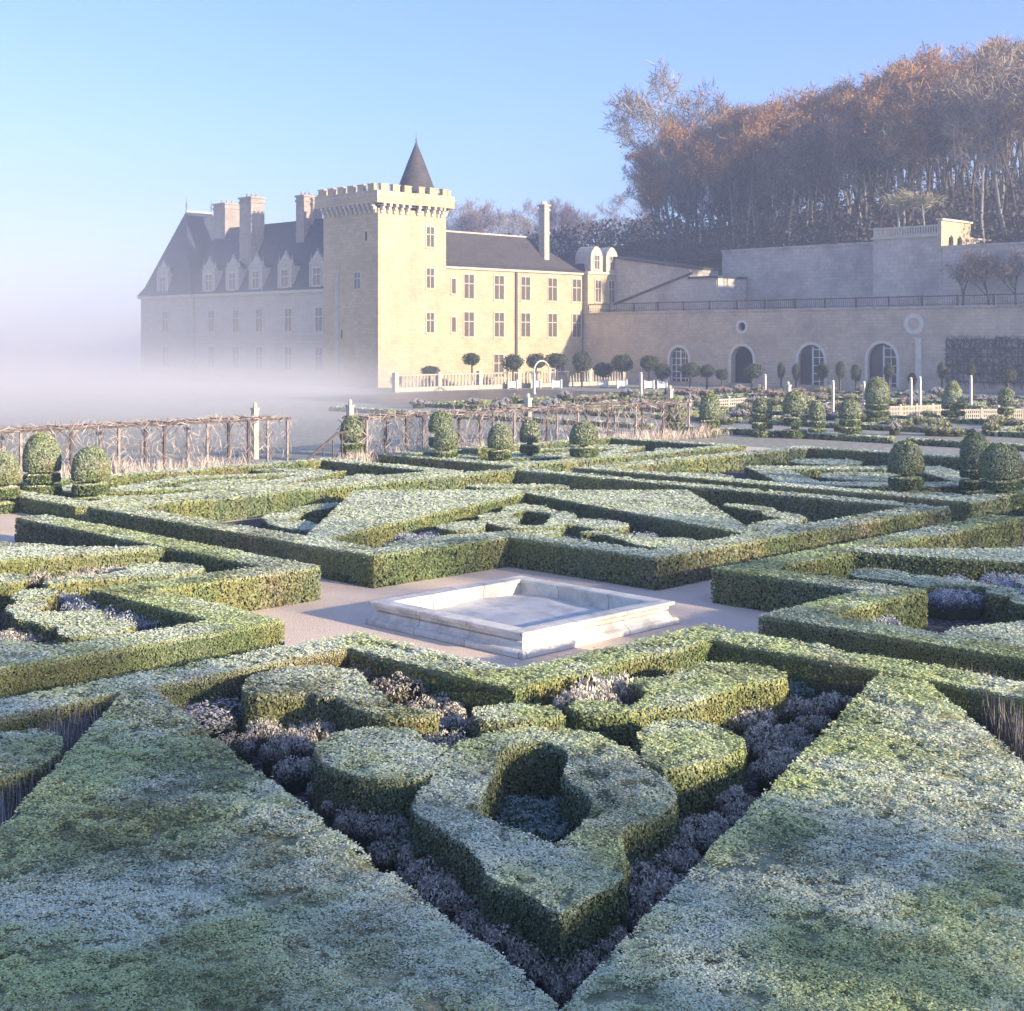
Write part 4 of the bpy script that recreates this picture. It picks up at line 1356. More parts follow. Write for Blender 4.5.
# ------------------------------------------------------------------ balustrade at the castle foot, boxed trees
bl = empty("balustrade", (-12.5, 160.5, 0), R(45))
tag(bl, "long pale balustrade on a low wall at the foot of the sunlit castle wing", "balustrade")
BLn = 46
MB().box(-1, BLn, 0, .4, 0, .55).build("plinth", M['wall_pale'], bl)
MB().box(-1, BLn, .02, .38, 1.85, 2.02).build("rail", M['wall_pale'], bl)
bb = MB()
for i in range(int(BLn / .55)):
    bb.lathe([(.09, .552), (.14, .8), (.07, 1.3), (.12, 1.848)], 6, i * .55, .2)
bb.build("balusters", M['wall_pale'], bl)
for i in range(8):
    x = -1 + i * (BLn + .6) / 7
    MB().box(x - .3, x + .3, -.06, .46, 0, 2.25).build("post", M['wall_pale'], bl)
_crowns = []
for i in range(4):
    d = rng.normal(size=(1500, 3))
    d /= np.linalg.norm(d, axis=1, keepdims=True)
    lump = 0.62 + 0.5 * fnoise(d[:, 0] * 1.3 + i * 4, d[:, 1] * 1.3 + d[:, 2], 1.6, i)
    p = d * (lump * (0.75 + .3 * rng.random(1500)))[:, None]
    col = np.array([.045, .055, .03]) + np.array([.07, .07, .035]) * rng.random((1500, 1))
    _crowns.append(quads_mesh("crown", p, d + rng.normal(0, .5, d.shape), .085, col, M['leaf'], MB().lathe([(.1, -.72), (.55, -.45), (.66, 0), (.5, .5), (.1, .72)], 10), M['hedge_core']))
_stem = MB().tube([(0, 0, 0), (0, 0, 1)], [.5, .4], 7).build("trunk", M['bark'])
_stem_me = _stem.data
bpy.data.objects.remove(_stem)


def round_tree(px, top, crown_bottom, base, w, label, Y, boxed=False, group=None, cat="tree", name="round_tree"):
    k = Y / F
    X = (px - 512) * k
    z0 = HC - (base - HZ) * k
    zt = HC - (top - HZ) * k
    zb = HC - (crown_bottom - HZ) * k
    t = empty(name, (X, Y, 0))
    tag(t, label, cat, group)
    c = link_mesh("crown", random.choice(_crowns), t)
    c.location = (0, 0, (zt + zb) / 2)
    c.scale = (w * k / 2, w * k / 2, (zt - zb) / 2)
    c.rotation_euler = (0, 0, random.uniform(0, 6))
    s = link_mesh("trunk", _stem_me, t)
    s.scale = (.28, .28, max(zb + .3, .3))
    if boxed:
        b = MB()
        b.box(-.55, .55, -.55, .55, .10, .95)
        for sx in (-1, 1):
            for sy in (-1, 1):
                b.box(sx * .57 - .08, sx * .57 + .08, sy * .57 - .08, sy * .57 + .08, 0, 1.1)
        b.build("planter_box", M['white_paint'], t)
    return t


for a in ((430, 365, 377, 386, 22, "low spreading bush at the foot of the tower, behind the balustrade", 168, False),
          (472, 352, 366, 386, 20, "round-headed tree on a thin stem before the sunlit wing", 170, True),
          (513, 353, 372, 386, 24, "dark spreading tree left of the hooked white post", 172, True),
          (536, 352, 370, 386, 22, "round dark tree directly behind the hooked white post", 174, True),
          (557, 352, 369, 386, 26, "flat-topped dark tree in a white planter right of the hooked white post", 174, True),
          (582, 350, 374, 388, 22, "tall dark bush against the joint of castle wing and terrace wall", 180, False),
          (603, 362, 378, 386, 22, "low round bush right of the castle corner", 176, True),
          (622, 353, 374, 386, 24, "round mauve-brown tree in a white planter, before the terrace wall", 174, True),
          (649, 354, 372, 386, 22, "broad flat tree in a white planter left of the first glazed arch", 172, True),
          (662, 362, 380, 386, 18, "round bush directly left of the first glazed arch", 172, True),
          (690, 362, 378, 386, 24, "wide dark bush in front of the first glazed arch", 170, False),
          (707, 364, 378, 386, 18, "round bush between the first glazed arch and the open arch", 170, False),
          (722, 368, 381, 388, 14, "small round bush left of the open dark arch", 168, False),
          (752, 362, 380, 388, 22, "round bush at the right jamb of the open dark arch", 168, False),
          (781, 361, 379, 390, 9, "narrow upright clipped bush right of the open dark arch", 164, False),
          (796, 362, 382, 390, 9, "narrow upright clipped bush left of the second glazed arch", 163, False),
          (822, 362, 380, 390, 14, "clipped bush at the right side of the second glazed arch", 162, False),
          (840, 360, 380, 391, 10, "left one of two upright clipped bushes between the second and third glazed arch", 160, False),
          (856, 363, 383, 391, 12, "right one of two upright clipped bushes between the second and third glazed arch", 160, False),
          (889, 362, 380, 391, 12, "clipped bush inside the right half of the third glazed arch", 158, False),
          (912, 372, 386, 394, 10, "small round bush behind the pair of white posts", 154, False),
          (942, 361, 380, 394, 10, "upright clipped bush at the left end of the trellis", 152, False),
          (971, 363, 377, 394, 12, "round clipped bush in front of the trellis middle", 150, False),
          (1008, 365, 384, 394, 18, "square dark bush in front of the trellis right end", 148, False)):
    px, top, cbm, base, w, lab, Y, bx = a
    round_tree(px, top, cbm, base, w, lab, Y, bx, name="boxed_tree" if bx else "clipped_bush", cat="tree" if bx else "bush")

# ------------------------------------------------------------------ white posts of the kitchen garden
def white_post(px, top, base, label, Y=None, w=2.1, hook=False):
    Y = Y or F * HC / (base - HZ)
    k = Y / F
    h = HC - (top - HZ) * k
    t = empty("white_post", ((px - 512) * k, Y, 0), R(45))
    tag(t, label, "post")
    r = w * k / 2
    m = MB()
    m.box(-r, r, -r, r, 0, h * .93)
    m.box(-r * 1.5, r * 1.5, -r * 1.5, r * 1.5, 0, h * .05)
    m.build("shaft", M['trim_pale'], t)
    MB().lathe([(r * .9, h * .93 + .002), (r * 1.5, h * .955), (r * 1.2, h * .98), (.02, h)], 8).build("finial", M['trim_pale'], t)
    if hook:
        pts = [(0, 0, h * .95)]
        for i in range(10):
            a = math.pi - math.pi * i / 9
            pts.append((1.25 + 1.25 * math.cos(a), 0, h + 1.25 * math.sin(a)))
        MB().tube(pts, r * .8, 6).build("hoop", M['trim_pale'], t)
        MB().tube([(2.5, 0, h), (2.5, 0, h - 1.2)], r * .8, 6).build("brace", M['trim_pale'], t)


for a in ((534, 372, 394, "white post carrying a hooped arch before the boxed trees"),
          (641, 372, 399, "single white post left of the first glazed arch"),
          (765, 374, 396, "white post in front of the wall right of the open dark arch"),
          (833, 380, 414, "tall white post left of the squat domed topiary"),
          (864, 381, 414, "tall white post just left of the tall tiered topiary"),
          (911, 377, 416, "left one of the close pair of white posts"),
          (920, 376, 414, "right one of the close pair of white posts"),
          (971, 375, 408, "white post left of the low white fence, before the trellis"),
          (998, 398, 420, "short white post beside the low fence near the right edge")):
    white_post(*a, hook=(a[0] == 534))

# low white fences
def fence(px0, y0, px1, y1, h, label, n=14):
    Y0, Y1 = F * HC / (y0 - HZ), F * HC / (y1 - HZ)
    A = np.array([(px0 - 512) / F * Y0, Y0])
    B = np.array([(px1 - 512) / F * Y1, Y1])
    L = float(np.hypot(*(B - A)))
    t = empty("low_fence", (A[0], A[1], 0), math.atan2(*(B - A)[::-1]))
    tag(t, label, "fence")
    r = MB()
    for z in (h * .25, h * .6, h * .95):
        r.box(0, L, -.03, .03, z - .06, z + .06)
    for i in range(n * 3):
        x = L * (i + .5) / (n * 3)
        r.box(x - .04, x + .04, -.05, -.032, .05, h)
    r.build("lattice", M['trim'], t)
    for i in range(n // 3 + 1):
        x = L * i / (n // 3)
        MB().box(x - .08, x + .08, -.08, .08, 0, h * 1.15).build("post", M['trim'], t)


fence(884, 419, 948, 417, 0.95, "low white lattice fence behind the tall tiered topiary")
fence(960, 421, 1045, 420, 0.85, "low white lattice fence at the right edge below the trellis")
fence(690, 410, 765, 406, 0.8, "low pale fence among the beds right of the pergola")

# ------------------------------------------------------------------ orangery terrace wall
TOPW = 9.75
wl = empty("terrace_wall", (WALL0[0], WALL0[1], 0), R(-45))     # local x = s, local y = d
tag(wl, "long pinkish stone retaining wall with glazed arches under the upper terrace", "wall")


def s_at(px, d=0.0):
    k = (px - 512) / F
    # (10.6 + (s+d)S2) = k (202.4 + (-s+d)S2)
    return (k * (WALL0[1] + d * S2) - WALL0[0] - d * S2) / (S2 * (1 + k))


arches = [(679, 1.6, 5.0), (742, 1.75, 5.2), (811, 1.9, 5.4), (882, 1.95, 5.6)]
def arch_loop(x, hw, zt, n=10, z0=.35):
    zs = zt - hw
    p = [(x - hw, z0), (x + hw, z0), (x + hw, zs)]
    p += [(x + hw * math.cos(math.pi * i / n), zs + hw * math.sin(math.pi * i / n)) for i in range(1, n)]
    p += [(x - hw, zs)]
    return p


SL = 150.0
m = MB()
outl = [(-.3, 0), (SL, 0), (SL, TOPW), (-.3, TOPW)]
holes = [arch_loop(s_at(px), hw, zt) for px, hw, zt in arches]
ocu = [(s_at(742) + .55 * math.cos(2 * math.pi * i / 14), 7.75 + .55 * math.sin(2 * math.pi * i / 14)) for i in range(14)]
m.prism(outl, 0, .9, holes + [ocu])
# prism was made in x,y: stand it up (y -> z, z -> y)
m.v = [(a, c, b) for a, b, c in m.v]
m.f = [f[::-1] for f in m.f]
m.build("wall_face", M['wall_terrace'], wl)
MB().box(-.3, SL, 1.4, 12.9, 0, TOPW - .05).build("terrace_fill", M['wall_grey'], wl)
MB().box(-.3, SL, .9, 1.4, TOPW - .4, TOPW - .05).build("terrace_edge", M['wall_grey'], wl)
MB().box(-.3, SL, -.22, .95, TOPW + .002, TOPW + .22).build("coping", M['wall_grey'], wl)
MB().box(-.3, 62, -.06, 0, 6.55, 6.75).build("string_course", M['wall_terrace'], wl)
for i, (px, hw, zt) in enumerate(arches):
    x = s_at(px)
    a, b = arch_loop(x, hw + .38, zt + .38, z0=.36), arch_loop(x, hw + .003, zt + .003, z0=.36)
    f = MB()
    f.prism(a, -.07, 0.0, [b])
    f.v = [(p, r, q) for p, q, r in f.v]
    f.f = [q[::-1] for q in f.f]
    su = f.build("arch_surround", M['trim_pale'], wl)
    if i == 1:
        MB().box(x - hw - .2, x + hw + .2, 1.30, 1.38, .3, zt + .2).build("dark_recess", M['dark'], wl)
        continue
    MB().box(x - hw - .1, x + hw + .1, .50, .54, .3, zt + .1).build("pane", M['door_glass'], su)
    g = MB()
    nb = 4
    for q in range(nb + 1):
        xx = x - hw + 2 * hw * q / nb
        if i >= 2 and q in (0, 1):
            continue
        wd = .10 if q in (0, nb, 2) else .05
        g.box(xx - wd, xx + wd, .40, .49, .36, zt - hw * .15 if q not in (0, nb) else zt - hw)
    for z in np.linspace(.8, zt - .6, 5):
        g.box(x - (hw if i < 2 else 0), x + hw, .405, .485, z - .05, z + .05)
    g.build("glazing_bars", M['white_paint'], su)
o1 = MB()
ring = lambda r, z, x: [(x + r * math.cos(2 * math.pi * i / 18), z + r * math.sin(2 * math.pi * i / 18)) for i in range(18)]
for (px, r0, r1, zc) in ((742, .56, .95, 7.75), (914, .75, 1.3, 7.9)):
    f = MB()
    f.prism(ring(r1, zc, s_at(px)), -.06, 0.0, [ring(r0, zc, s_at(px))])
    f.v = [(p, r, q) for p, q, r in f.v]
    f.f = [q[::-1] for q in f.f]
    f.build("oculus_surround", M['trim_pale'], wl)
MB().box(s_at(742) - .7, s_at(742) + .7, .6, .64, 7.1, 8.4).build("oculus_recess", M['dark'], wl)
x = s_at(919)
MB().box(x - .35, x + .35, -.25, 0.0, 0, 6.2).build("pilaster", M['trim_pale'], wl)
# iron railing along the terrace edge
rl = empty("terrace_railing", (WALL0[0], WALL0[1], TOPW + .22), R(-45))
tag(rl, "dark railing with slim posts along the top of the arched terrace wall", "railing")
r_ = MB()
r_.box(0, 80, .30, .40, 1.12, 1.24)
r_.box(0, 80, .32, .38, .15, .22)
for i in range(260):
    xx = 80 * (i + .5) / 260
    r_.box(xx - .02, xx + .02, .33, .37, .22, 1.12)
r_.build("rail", M['wood_dark'], rl)
for i in range(19):
    xx = 80 * i / 18
    MB().box(xx - .12, xx + .12, .25, .45, 0, 1.32).build("post", M['wood_dark'], rl)
# trellis on the wall
tr = empty("trellis", (WALL0[0], WALL0[1], 0), R(-45))
tag(tr, "dark timber trellis with bare climbers fixed to the terrace wall at the right", "trellis")
t_ = MB()
x0, x1 = s_at(947), s_at(1050)
for i in range(18):
    xx = x0 + (x1 - x0) * i / 17
    t_.box(xx - .07, xx + .07, -.22, -.14, 1.0, 6.1)
for z in np.linspace(1.2, 6.0, 6):
    t_.box(x0 - .1, x1 + .1, -.135, -.07, z - .06, z + .06)
t_.build("frame", M['iron'], tr)
k = 700
P = np.stack([x0 + (x1 - x0) * rng.random(k), -.2 + rng.normal(0, .08, k), 1 + 5.3 * rng.random(k)], 1)
A2 = rng.normal(0, 1, (k, 3)) * np.array([.7, .1, 1.3])
link_mesh("climber", quads_mesh("climber", P, np.tile([0, -1.0, 0], (k, 1)) + rng.normal(0, .4, (k, 3)), .45 + .4 * rng.random(k), np.tile([.10, .09, .09], (k, 1)) * (.6 + .8 * rng.random((k, 1))), M['twig'], aspect=.08, stretch=A2), tr)

# ------------------------------------------------------------------ upper terraces
def upper(name, label, s0, s1, d0, d1, z0, z1, mat='wall_grey', cat="wall", cope=True):
    t = empty(name, (WALL0[0], WALL0[1], 0), R(-45))
    tag(t, label, cat)
    MB().box(s0, s1, d0, d1, z0, z1).build("wall_face", M[mat], t)
    if cope:
        MB().box(s0 - .1, s1 + .1, d0 - .15, d0 + .6, z1 + .002, z1 + .25).build("coping", M[mat], t)
    return t


D2 = 13.0
sB0, sB1 = s_at(722, D2), s_at(872, D2)
zB = 18.7
upper("upper_wall", "tall grey upper retaining wall with weathered top, left of the bastion", sB0, sB1 + 1, D2, D2 + 6, 9.6, zB)
upper("upper_wall", "grey upper wall set back at the left, under the dark ivy slope", -40, sB0 - .003, D2 + 6, D2 + 12, 9.6, 17.6)
sC0, sC1 = s_at(873, D2 - 6), s_at(939, D2 - 6)
bs = upper("bastion", "square grey stone bastion with pale parapet projecting from the upper terrace", sC0, sC1, D2 - 6, D2 + 8, 9.6, 18.7, cope=False)
MB().box(sC0 - .25, sC1 + .25, D2 - 6.25, D2 + 8, 18.703, 18.95).build("string_course", M['trim'], bs)
pq = MB()
pq.box(sC0, sC1, D2 - 6.1, D2 - 5.8, 18.953, 19.15)
pq.box(sC0, sC1, D2 - 6.1, D2 - 5.8, 19.95, 20.15)
for i in range(26):
    xx = sC0 + (sC1 - sC0) * (i + .5) / 26
    pq.box(xx - .09, xx + .09, D2 - 6.05, D2 - 5.85, 19.153, 19.948)
pq.build("parapet", M['trim'], bs)
upper("upper_wall", "long grey upper wall right of the bastion with a thin pale coping line", sC1 + .75, 120, D2 - 6.6, D2 + 6, 9.6, 17.2)
# lit loggia on the corner of the bastion
lg = empty("loggia", (WALL0[0], WALL0[1], 0), R(-45))
tag(lg, "small sunlit stone loggia with arched openings on the right flank of the bastion", "loggia")
ld0, ld1 = D2 - 6.3, D2 + 1.2
m = MB()
LC = (ld0 + ld1) / 2
m.prism([(ld0, 16.6), (ld1, 16.6), (ld1, 20.6), (ld0, 20.6)], 0, .45, [[(a + LC - 1.3, b + 16.7) for a, b in arch_loop(0, .62, 2.2, 8, .2)], [(a + LC + .9, b + 16.7) for a, b in arch_loop(0, .62, 2.2, 8, .2)]])
m.v = [(sC1 + .02 + c, a, b) for a, b, c in m.v]
m.build("arcade_wall", M['wall_warm'], lg)
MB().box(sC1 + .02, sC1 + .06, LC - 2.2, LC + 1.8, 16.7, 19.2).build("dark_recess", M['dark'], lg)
MB().box(sC1 - .2, sC1 + .72, ld0 - .15, ld1 + .15, 20.602, 20.85).build("cornice", M['trim'], lg)
MB().box(sC1 + .002, sC1 + .60, ld0 - .1, ld1 + .1, 9.6, 16.597).build("base", M['wall_grey'], lg)

# ramp-roofed outbuilding between pavilion and upper wall
ob = empty("outbuilding", (WALL0[0], WALL0[1], 0), R(-45))
tag(ob, "low grey outbuilding with a sloping gable line behind the terrace railing", "building")
a0, a1, a2 = s_at(618, 6), s_at(690, 6), s_at(718, 6)
m = MB()
m.prism([(a0 - 3, 9.7), (a2, 9.7), (a2, 14.6), (a1, 14.6), (a1, 16.0), (a0 - 3, 18.4)], 6.0, 12.6)
m.v = [(a, c, b) for a, b, c in m.v]
m.f = [f[::-1] for f in m.f]
m.build("wall", M['wall_grey'], ob)
m = MB()
m.prism([(a0 - 3.2, 18.402), (a1 + .2, 16.002), (a1 + .2, 16.3), (a0 - 3.2, 18.72)], 5.7, 12.6)
m.v = [(a, c, b) for a, b, c in m.v]
m.f = [f[::-1] for f in m.f]
m.build("roof_edge", M['slate_brown'], ob)
m = MB()
m.prism([(a0 - 1, 11.0), (a1 + .5, 15.3), (a1 + .5, 15.6), (a0 - 1, 11.35)], 5.85, 5.998)
m.v = [(a, c, b) for a, b, c in m.v]
m.f = [f[::-1] for f in m.f]
m.build("sloping_string_course", M['slate_brown'], ob)
MB().box(a1 + .6, a2 - .2, 5.9, 5.998, 9.8, 14.3).build("shutter", M['wall_pale'], ob)
MB().box(a1 - .2, a2 + .2, 5.7, 12.6, 14.602, 14.9).build("roof", M['slate'], ob)

# ------------------------------------------------------------------ middle ground beds below the wall
rows = []
def low_hedge(s0, s1, d0, d1, label, h=.6, fr=.5, group=None):
    l = [SD(s0, d0), SD(s1, d0), SD(s1, d1), SD(s0, d1)]
    o = link_mesh("low_hedge", hedge_mesh("low_hedge", [l], h, frost_top=fr, size_k=0.0018, rough=.6, warm=.3))
    tag(o, label, "hedge", group)


# distances d run from the wall (0) towards the viewer (negative)
LHL = "low frosted box edging of the kitchen garden squares below the terrace wall"
for d in (-16, -23, -30, -38, -47, -57, -68, -78):
    for i in range(8):
        s = 41 + i * 9
        low_hedge(s, s + 7.8, d, d + .8, LHL, h=.32, fr=1.0, group="kitchen garden edgings")
for i in range(9):
    for d, e in ((-30, -23.8), (-38, -30.8), (-47, -38.8), (-57, -47.8), (-68, -57.8)):
        s = 41 + i * 9
        low_hedge(s - .9, s - .2, d + 1.2, e + .4, LHL, h=.32, fr=1.0, group="kitchen garden edgings")
cz = lambda u, v: ((u - v) * S2, (u + v) * S2)
sheet("canal", [cz(84, 100), cz(122, 100), cz(122, 119), cz(84, 119)], 0.02, M['water'])
REDS = [mound_mesh("vegetable_clump", 60, np.array([.10, .06, .05]), np.array([.30, .20, .15]), np.array([.52, .42, .34]), nl=500, leaf=.10),
        mound_mesh("vegetable_clump", 61, np.array([.08, .08, .03]), np.array([.26, .26, .10]), np.array([.45, .45, .28]), nl=500, leaf=.10),
        mound_mesh("vegetable_clump", 62, np.array([.10, .08, .07]), np.array([.28, .24, .22]), np.array([.50, .48, .46]), nl=500, leaf=.10)]
for i in range(230):
    s = random.uniform(41, 110)
    d = random.uniform(-72, -14)
    x, y = SD(s, d)
    o = link_mesh("vegetable_clump", REDS[int(vnoise(x, y, .09, 4) * 2.99)])
    o.location = (x, y, 0)
    q = random.uniform(.5, .95)
    o.scale = (q, q, random.uniform(.5, 1.1))
    tag(o, "small frosted rust or straw coloured clump in the kitchen garden beds", "plant", "kitchen garden clumps")
# ------------------------------------------------------------------ bare winter trees
def tree_skeleton(seed, H, spread, trunk_r, clear, levels=4):
    """returns trunk MB, branch segments"""
    r = random.Random(seed)
    trunk = MB()
    tips = []
    def grow_branch(p, d, length, rad, lev):
        n = 4 if lev == 0 else 3
        pts, rr = [p], [rad]
        for i in range(n):
            d = (d + Vector((r.gauss(0, .10), r.gauss(0, .10), r.gauss(.03, .05))) * (1 + lev * .6)).normalized()
            p = p + d * (length / n)
            pts.append(p)
            rr.append(rad * (1 - .55 * (i + 1) / n))
        trunk.tube(pts, rr, 7 if lev == 0 else 4 if lev == 1 else 3, cap=False)
        if lev >= levels:
            tips.append((p, d, length))
            return
        kids = {0: 7, 1: 4, 2: 4, 3: 3}[lev]
        for k in range(kids):
            f = (clear + (1 - clear) * (k + .6) / kids) if lev == 0 else .35 + .65 * (k + .7) / kids
            f = min(f, 1)
            idx = f * n
            i0 = min(int(idx), n - 1)
            q = pts[i0].lerp(pts[i0 + 1], idx - i0)
            a = r.uniform(0, 6.28)
            side = Vector((math.cos(a), math.sin(a), 0))
            up = .75 if lev == 0 else .45
            nd = (d * up + side * spread * (1.1 if lev == 0 else .8) + Vector((0, 0, .18))).normalized()
            grow_branch(q, nd, length * ({0: .48, 1: .55, 2: .55, 3: .55}[lev]) * r.uniform(.75, 1.2) * (1.15 - .5 * (f if lev == 0 else .4)), rr[i0] * .55, lev + 1)
        tips.append((p, d, length))
    grow_branch(Vector((0, 0, 0)), Vector((0, 0, 1)), H * .86, trunk_r, 0)
    return trunk, tips


TREE_PROTOS = []


def make_tree_proto(seed, H, spread, r0, clear, twig_cols, twigs=10, leaf_cols=None, leaves=0, bark='bark', levels=3, tw=(.35, .9), asp=.035):
    trunk, tips = tree_skeleton(seed, H, spread, r0, clear, levels)
    me_t = bpy.data.meshes.new("trunk")
    me_t.from_pydata(trunk.v, [], trunk.f)
    me_t.materials.append(M[bark])
    r = np.random.default_rng(seed)
    P, A, C, S = [], [], [], []
    for p, d, L in tips:
        for _ in range(twigs):
            a = np.array(d) * .6 + r.normal(0, .75, 3) + np.array([0, 0, .25])
            a /= np.linalg.norm(a)
            ln = tw[0] + (tw[1] - tw[0]) * r.random()
            P.append(np.array(p) + a * ln * (.5 + .5 * r.random()) + r.normal(0, .22, 3))
            A.append(a)
            S.append(ln)
            C.append(twig_cols[r.integers(len(twig_cols))] * (.7 + .6 * r.random()))
    P, A, C, S = map(np.array, (P, A, C, S))
    N = r.normal(size=P.shape)
    N -= A * (N * A).sum(1, keepdims=True)
    if leaves:
        k = r.integers(0, len(P), leaves)
        lp = P[k] + r.normal(0, .35, (leaves, 3))
        lc = np.array(leaf_cols)[r.integers(0, len(leaf_cols), leaves)] * (.7 + .6 * r.random((leaves, 1)))
        # twigs and leaves share one crown mesh; leaves are wider slivers
        P = np.concatenate([P, lp])
        A = np.concatenate([A, r.normal(size=(leaves, 3))])
        N2 = r.normal(size=(leaves, 3))
        N = np.concatenate([N, N2])
        N -= A * (N * A).sum(1, keepdims=True) / (A * A).sum(1, keepdims=True)
        C = np.concatenate([C, lc])
        S = np.concatenate([S, .14 + .12 * r.random(leaves)])
        aspv = np.concatenate([np.full(len(tips) * twigs, asp), np.full(leaves, .6)])
    else:
        aspv = np.full(len(P), asp)
    n = len(P)
    Nn = N / (np.linalg.norm(N, axis=1, keepdims=True) + 1e-9)
    Ah = A / (np.linalg.norm(A, axis=1, keepdims=True) + 1e-9)
    me_c = quads_mesh_var("crown", P, Nn, Ah, S, aspv, C)
    return me_t, me_c


def quads_mesh_var(name, P, N, A, S, asp, C):
    """like quads_mesh with a width for every sliver"""
    B = np.cross(N, A)
    V = np.empty((len(P), 4, 3))
    V[:, 0] = P - A * S[:, None]
    V[:, 1] = P - B * (S * asp)[:, None]
    V[:, 2] = P + A * S[:, None]
    V[:, 3] = P + B * (S * asp)[:, None]
    me = bpy.data.meshes.new(name)
    n = len(P)
    me.vertices.add(4 * n)
    me.vertices.foreach_set("co", V.ravel())
    me.loops.add(4 * n)
    me.loops.foreach_set("vertex_index", np.arange(4 * n, dtype=np.int32))
    me.polygons.add(n)
    me.polygons.foreach_set("loop_start", np.arange(0, 4 * n, 4, dtype=np.int32))
    me.polygons.foreach_set("loop_total", np.full(n, 4, dtype=np.int32))
    me.materials.append(M['twig'])
    ca = me.color_attributes.new("leaf_colour", 'FLOAT_COLOR', 'POINT')
    c = np.ones((4 * n, 4))
    c[:, :3] = np.repeat(C, 4, axis=0)
    ca.data.foreach_set("color", c.ravel())
    me.update()
    me.validate()
    return me


ORANGE = [np.array([.44, .24, .10]), np.array([.36, .21, .10]), np.array([.24, .17, .12])]
PURPLE = [np.array([.20, .15, .135]), np.array([.24, .18, .15]), np.array([.15, .12, .11])]
PALE = [np.array([.34, .28, .21]), np.array([.28, .23, .18])]
WOOD = []
for i in range(7):
    cols = (ORANGE, PURPLE, ORANGE, PURPLE, PALE, ORANGE, PURPLE)[i]
    WOOD.append(make_tree_proto(100 + i, 17 + (i % 3) * 1.5, .62 + .1 * (i % 2), .26, (.42, .30, .48, .34, .40, .5, .36)[i], cols, twigs=11, leaf_cols=[np.array([.42, .22, .09]), np.array([.32, .18, .08])], leaves=(1500 if cols is ORANGE else 300), bark='pale_bark' if i in (1, 4) else 'bark', levels=3, tw=(.5, 1.2), asp=.05))


def plant_tree(proto, x, y, z, s, label, name="bare_tree", group=None, sz=None):
    t = empty(name, (x, y, z - .3), random.uniform(0, 6.28))
    tag(t, label, "tree", group)
    a = link_mesh("trunk", proto[0], t)
    b = link_mesh("crown", proto[1], t)
    t.scale = (s, s, sz or s)
    return t


HL = "bare russet winter tree in the dense wood on the hillside behind the terrace walls"
cnt = 0
tries = 0
placed = []
while cnt < 235 and tries < 9000:
    tries += 1
    s = random.uniform(-45, 105)
    d = 17 + 88 * random.random() ** 0.9
    x, y = SD(s, d)
    px = 512 + F * x / y
    if px < 655 or px > 1075 or (px < 725 and random.random() < .62):
        continue
    if any((x - a) ** 2 + (y - b) ** 2 < 3.3 ** 2 for a, b in placed):
        continue
    placed.append((x, y))
    # shade and sun put into colour: low trees mostly purple-grey, upper ones russet
    k = random.random()
    pr = random.choice([1, 3, 6, 4]) if k > (d / 75) else random.choice([0, 2, 5])
    plant_tree(WOOD[pr], x, y, hill_z(x, y), random.uniform(.82, 1.12) * min(1, .80 + max(px - 700, 0) / 1100), HL, group="trees of the hillside wood")
    cnt += 1
# tall oaks at the left edge of the wood
for i, (px, Y, s) in enumerate(((672, 250, 1.36), (698, 256, 1.36), (738, 262, 1.2), (655, 262, 1.1), (716, 250, 1.0))):
    x = (px - 512) / F * Y
    plant_tree(WOOD[(4, 3, 0, 1, 4)[i]], x, Y, hill_z(x, Y), s, ["tall spreading bare tree at the left edge of the hillside wood", "tall bare tree with broad crown, second at the left edge of the wood", "tall tree with russet crown standing above the wood's skyline", "leaning bare tree at the foot of the wood's left edge", "slim bare tree under the tall ones at the wood's left edge"][i], sz=s * 1.02)
# faint trees far behind the castle
for i in range(26):
    px = random.uniform(452, 668)
    Y = random.uniform(330, 400)
    x = (px - 512) / F * Y
    zt = HC + (340 - random.uniform(206, 236)) * Y / F
    plant_tree(WOOD[random.choice((1, 3, 6, 4))], x, Y, zt - 17, random.uniform(.8, 1.05), "hazy blue bare tree far behind the castle roof", group="hazy trees behind the castle")
# undergrowth on the slope
k = 45000
sx = rng.uniform(-42, 110, k)
dx = 13.5 + 92 * rng.random(k) ** 1.25
P = []
for a, b in zip(sx, dx):
    x, y = SD(a, b)
    P.append((x, y, hill_z(x, y) + random.random() ** 2 * 5.5))
P = np.array(P)
tag(link_mesh("undergrowth", quads_mesh("undergrowth", P, rng.normal(size=(k, 3)) + np.array([0, -.6, .5]), .14 + .24 * rng.random(k), np.array([.05, .045, .042]) + np.array([.08, .066, .056]) * rng.random((k, 1)), M['twig'])), "dark ivy and bramble covering the foot of the wooded slope", kind="stuff")

# pleached limes on the bastion
LIME = make_tree_proto(300, 5.6, .95, .15, .62, [np.array([.42, .38, .24]), np.array([.34, .30, .18])], twigs=16, bark='pale_bark', levels=2, tw=(.3, .7), asp=.06)
for i, px in enumerate((900, 925)):
    x, y = SD(s_at(px, D2 - 1), D2 - 1)
    plant_tree(LIME, x, y, 19.0, 1.25, ["left one of two pale clipped limes standing on the bastion", "right one of two pale clipped limes standing on the bastion"][i], name="pleached_lime", sz=.98)
SMALL = make_tree_proto(301, 8.5, .9, .20, .30, PURPLE, twigs=9, levels=3, tw=(.3, .8), asp=.05)
for i, (px, s, lab) in enumerate(((962, .72, "small bare spreading tree on the terrace behind the railing, right of the bastion"), (990, .66, "second small bare tree on the terrace, between the first one and the picture edge"), (1016, .72, "small bare tree on the terrace at the right picture edge"))):
    x, y = SD(s_at(px, 4.0), 4.0)
    plant_tree(SMALL, x, y, TOPW - .1, s, lab)

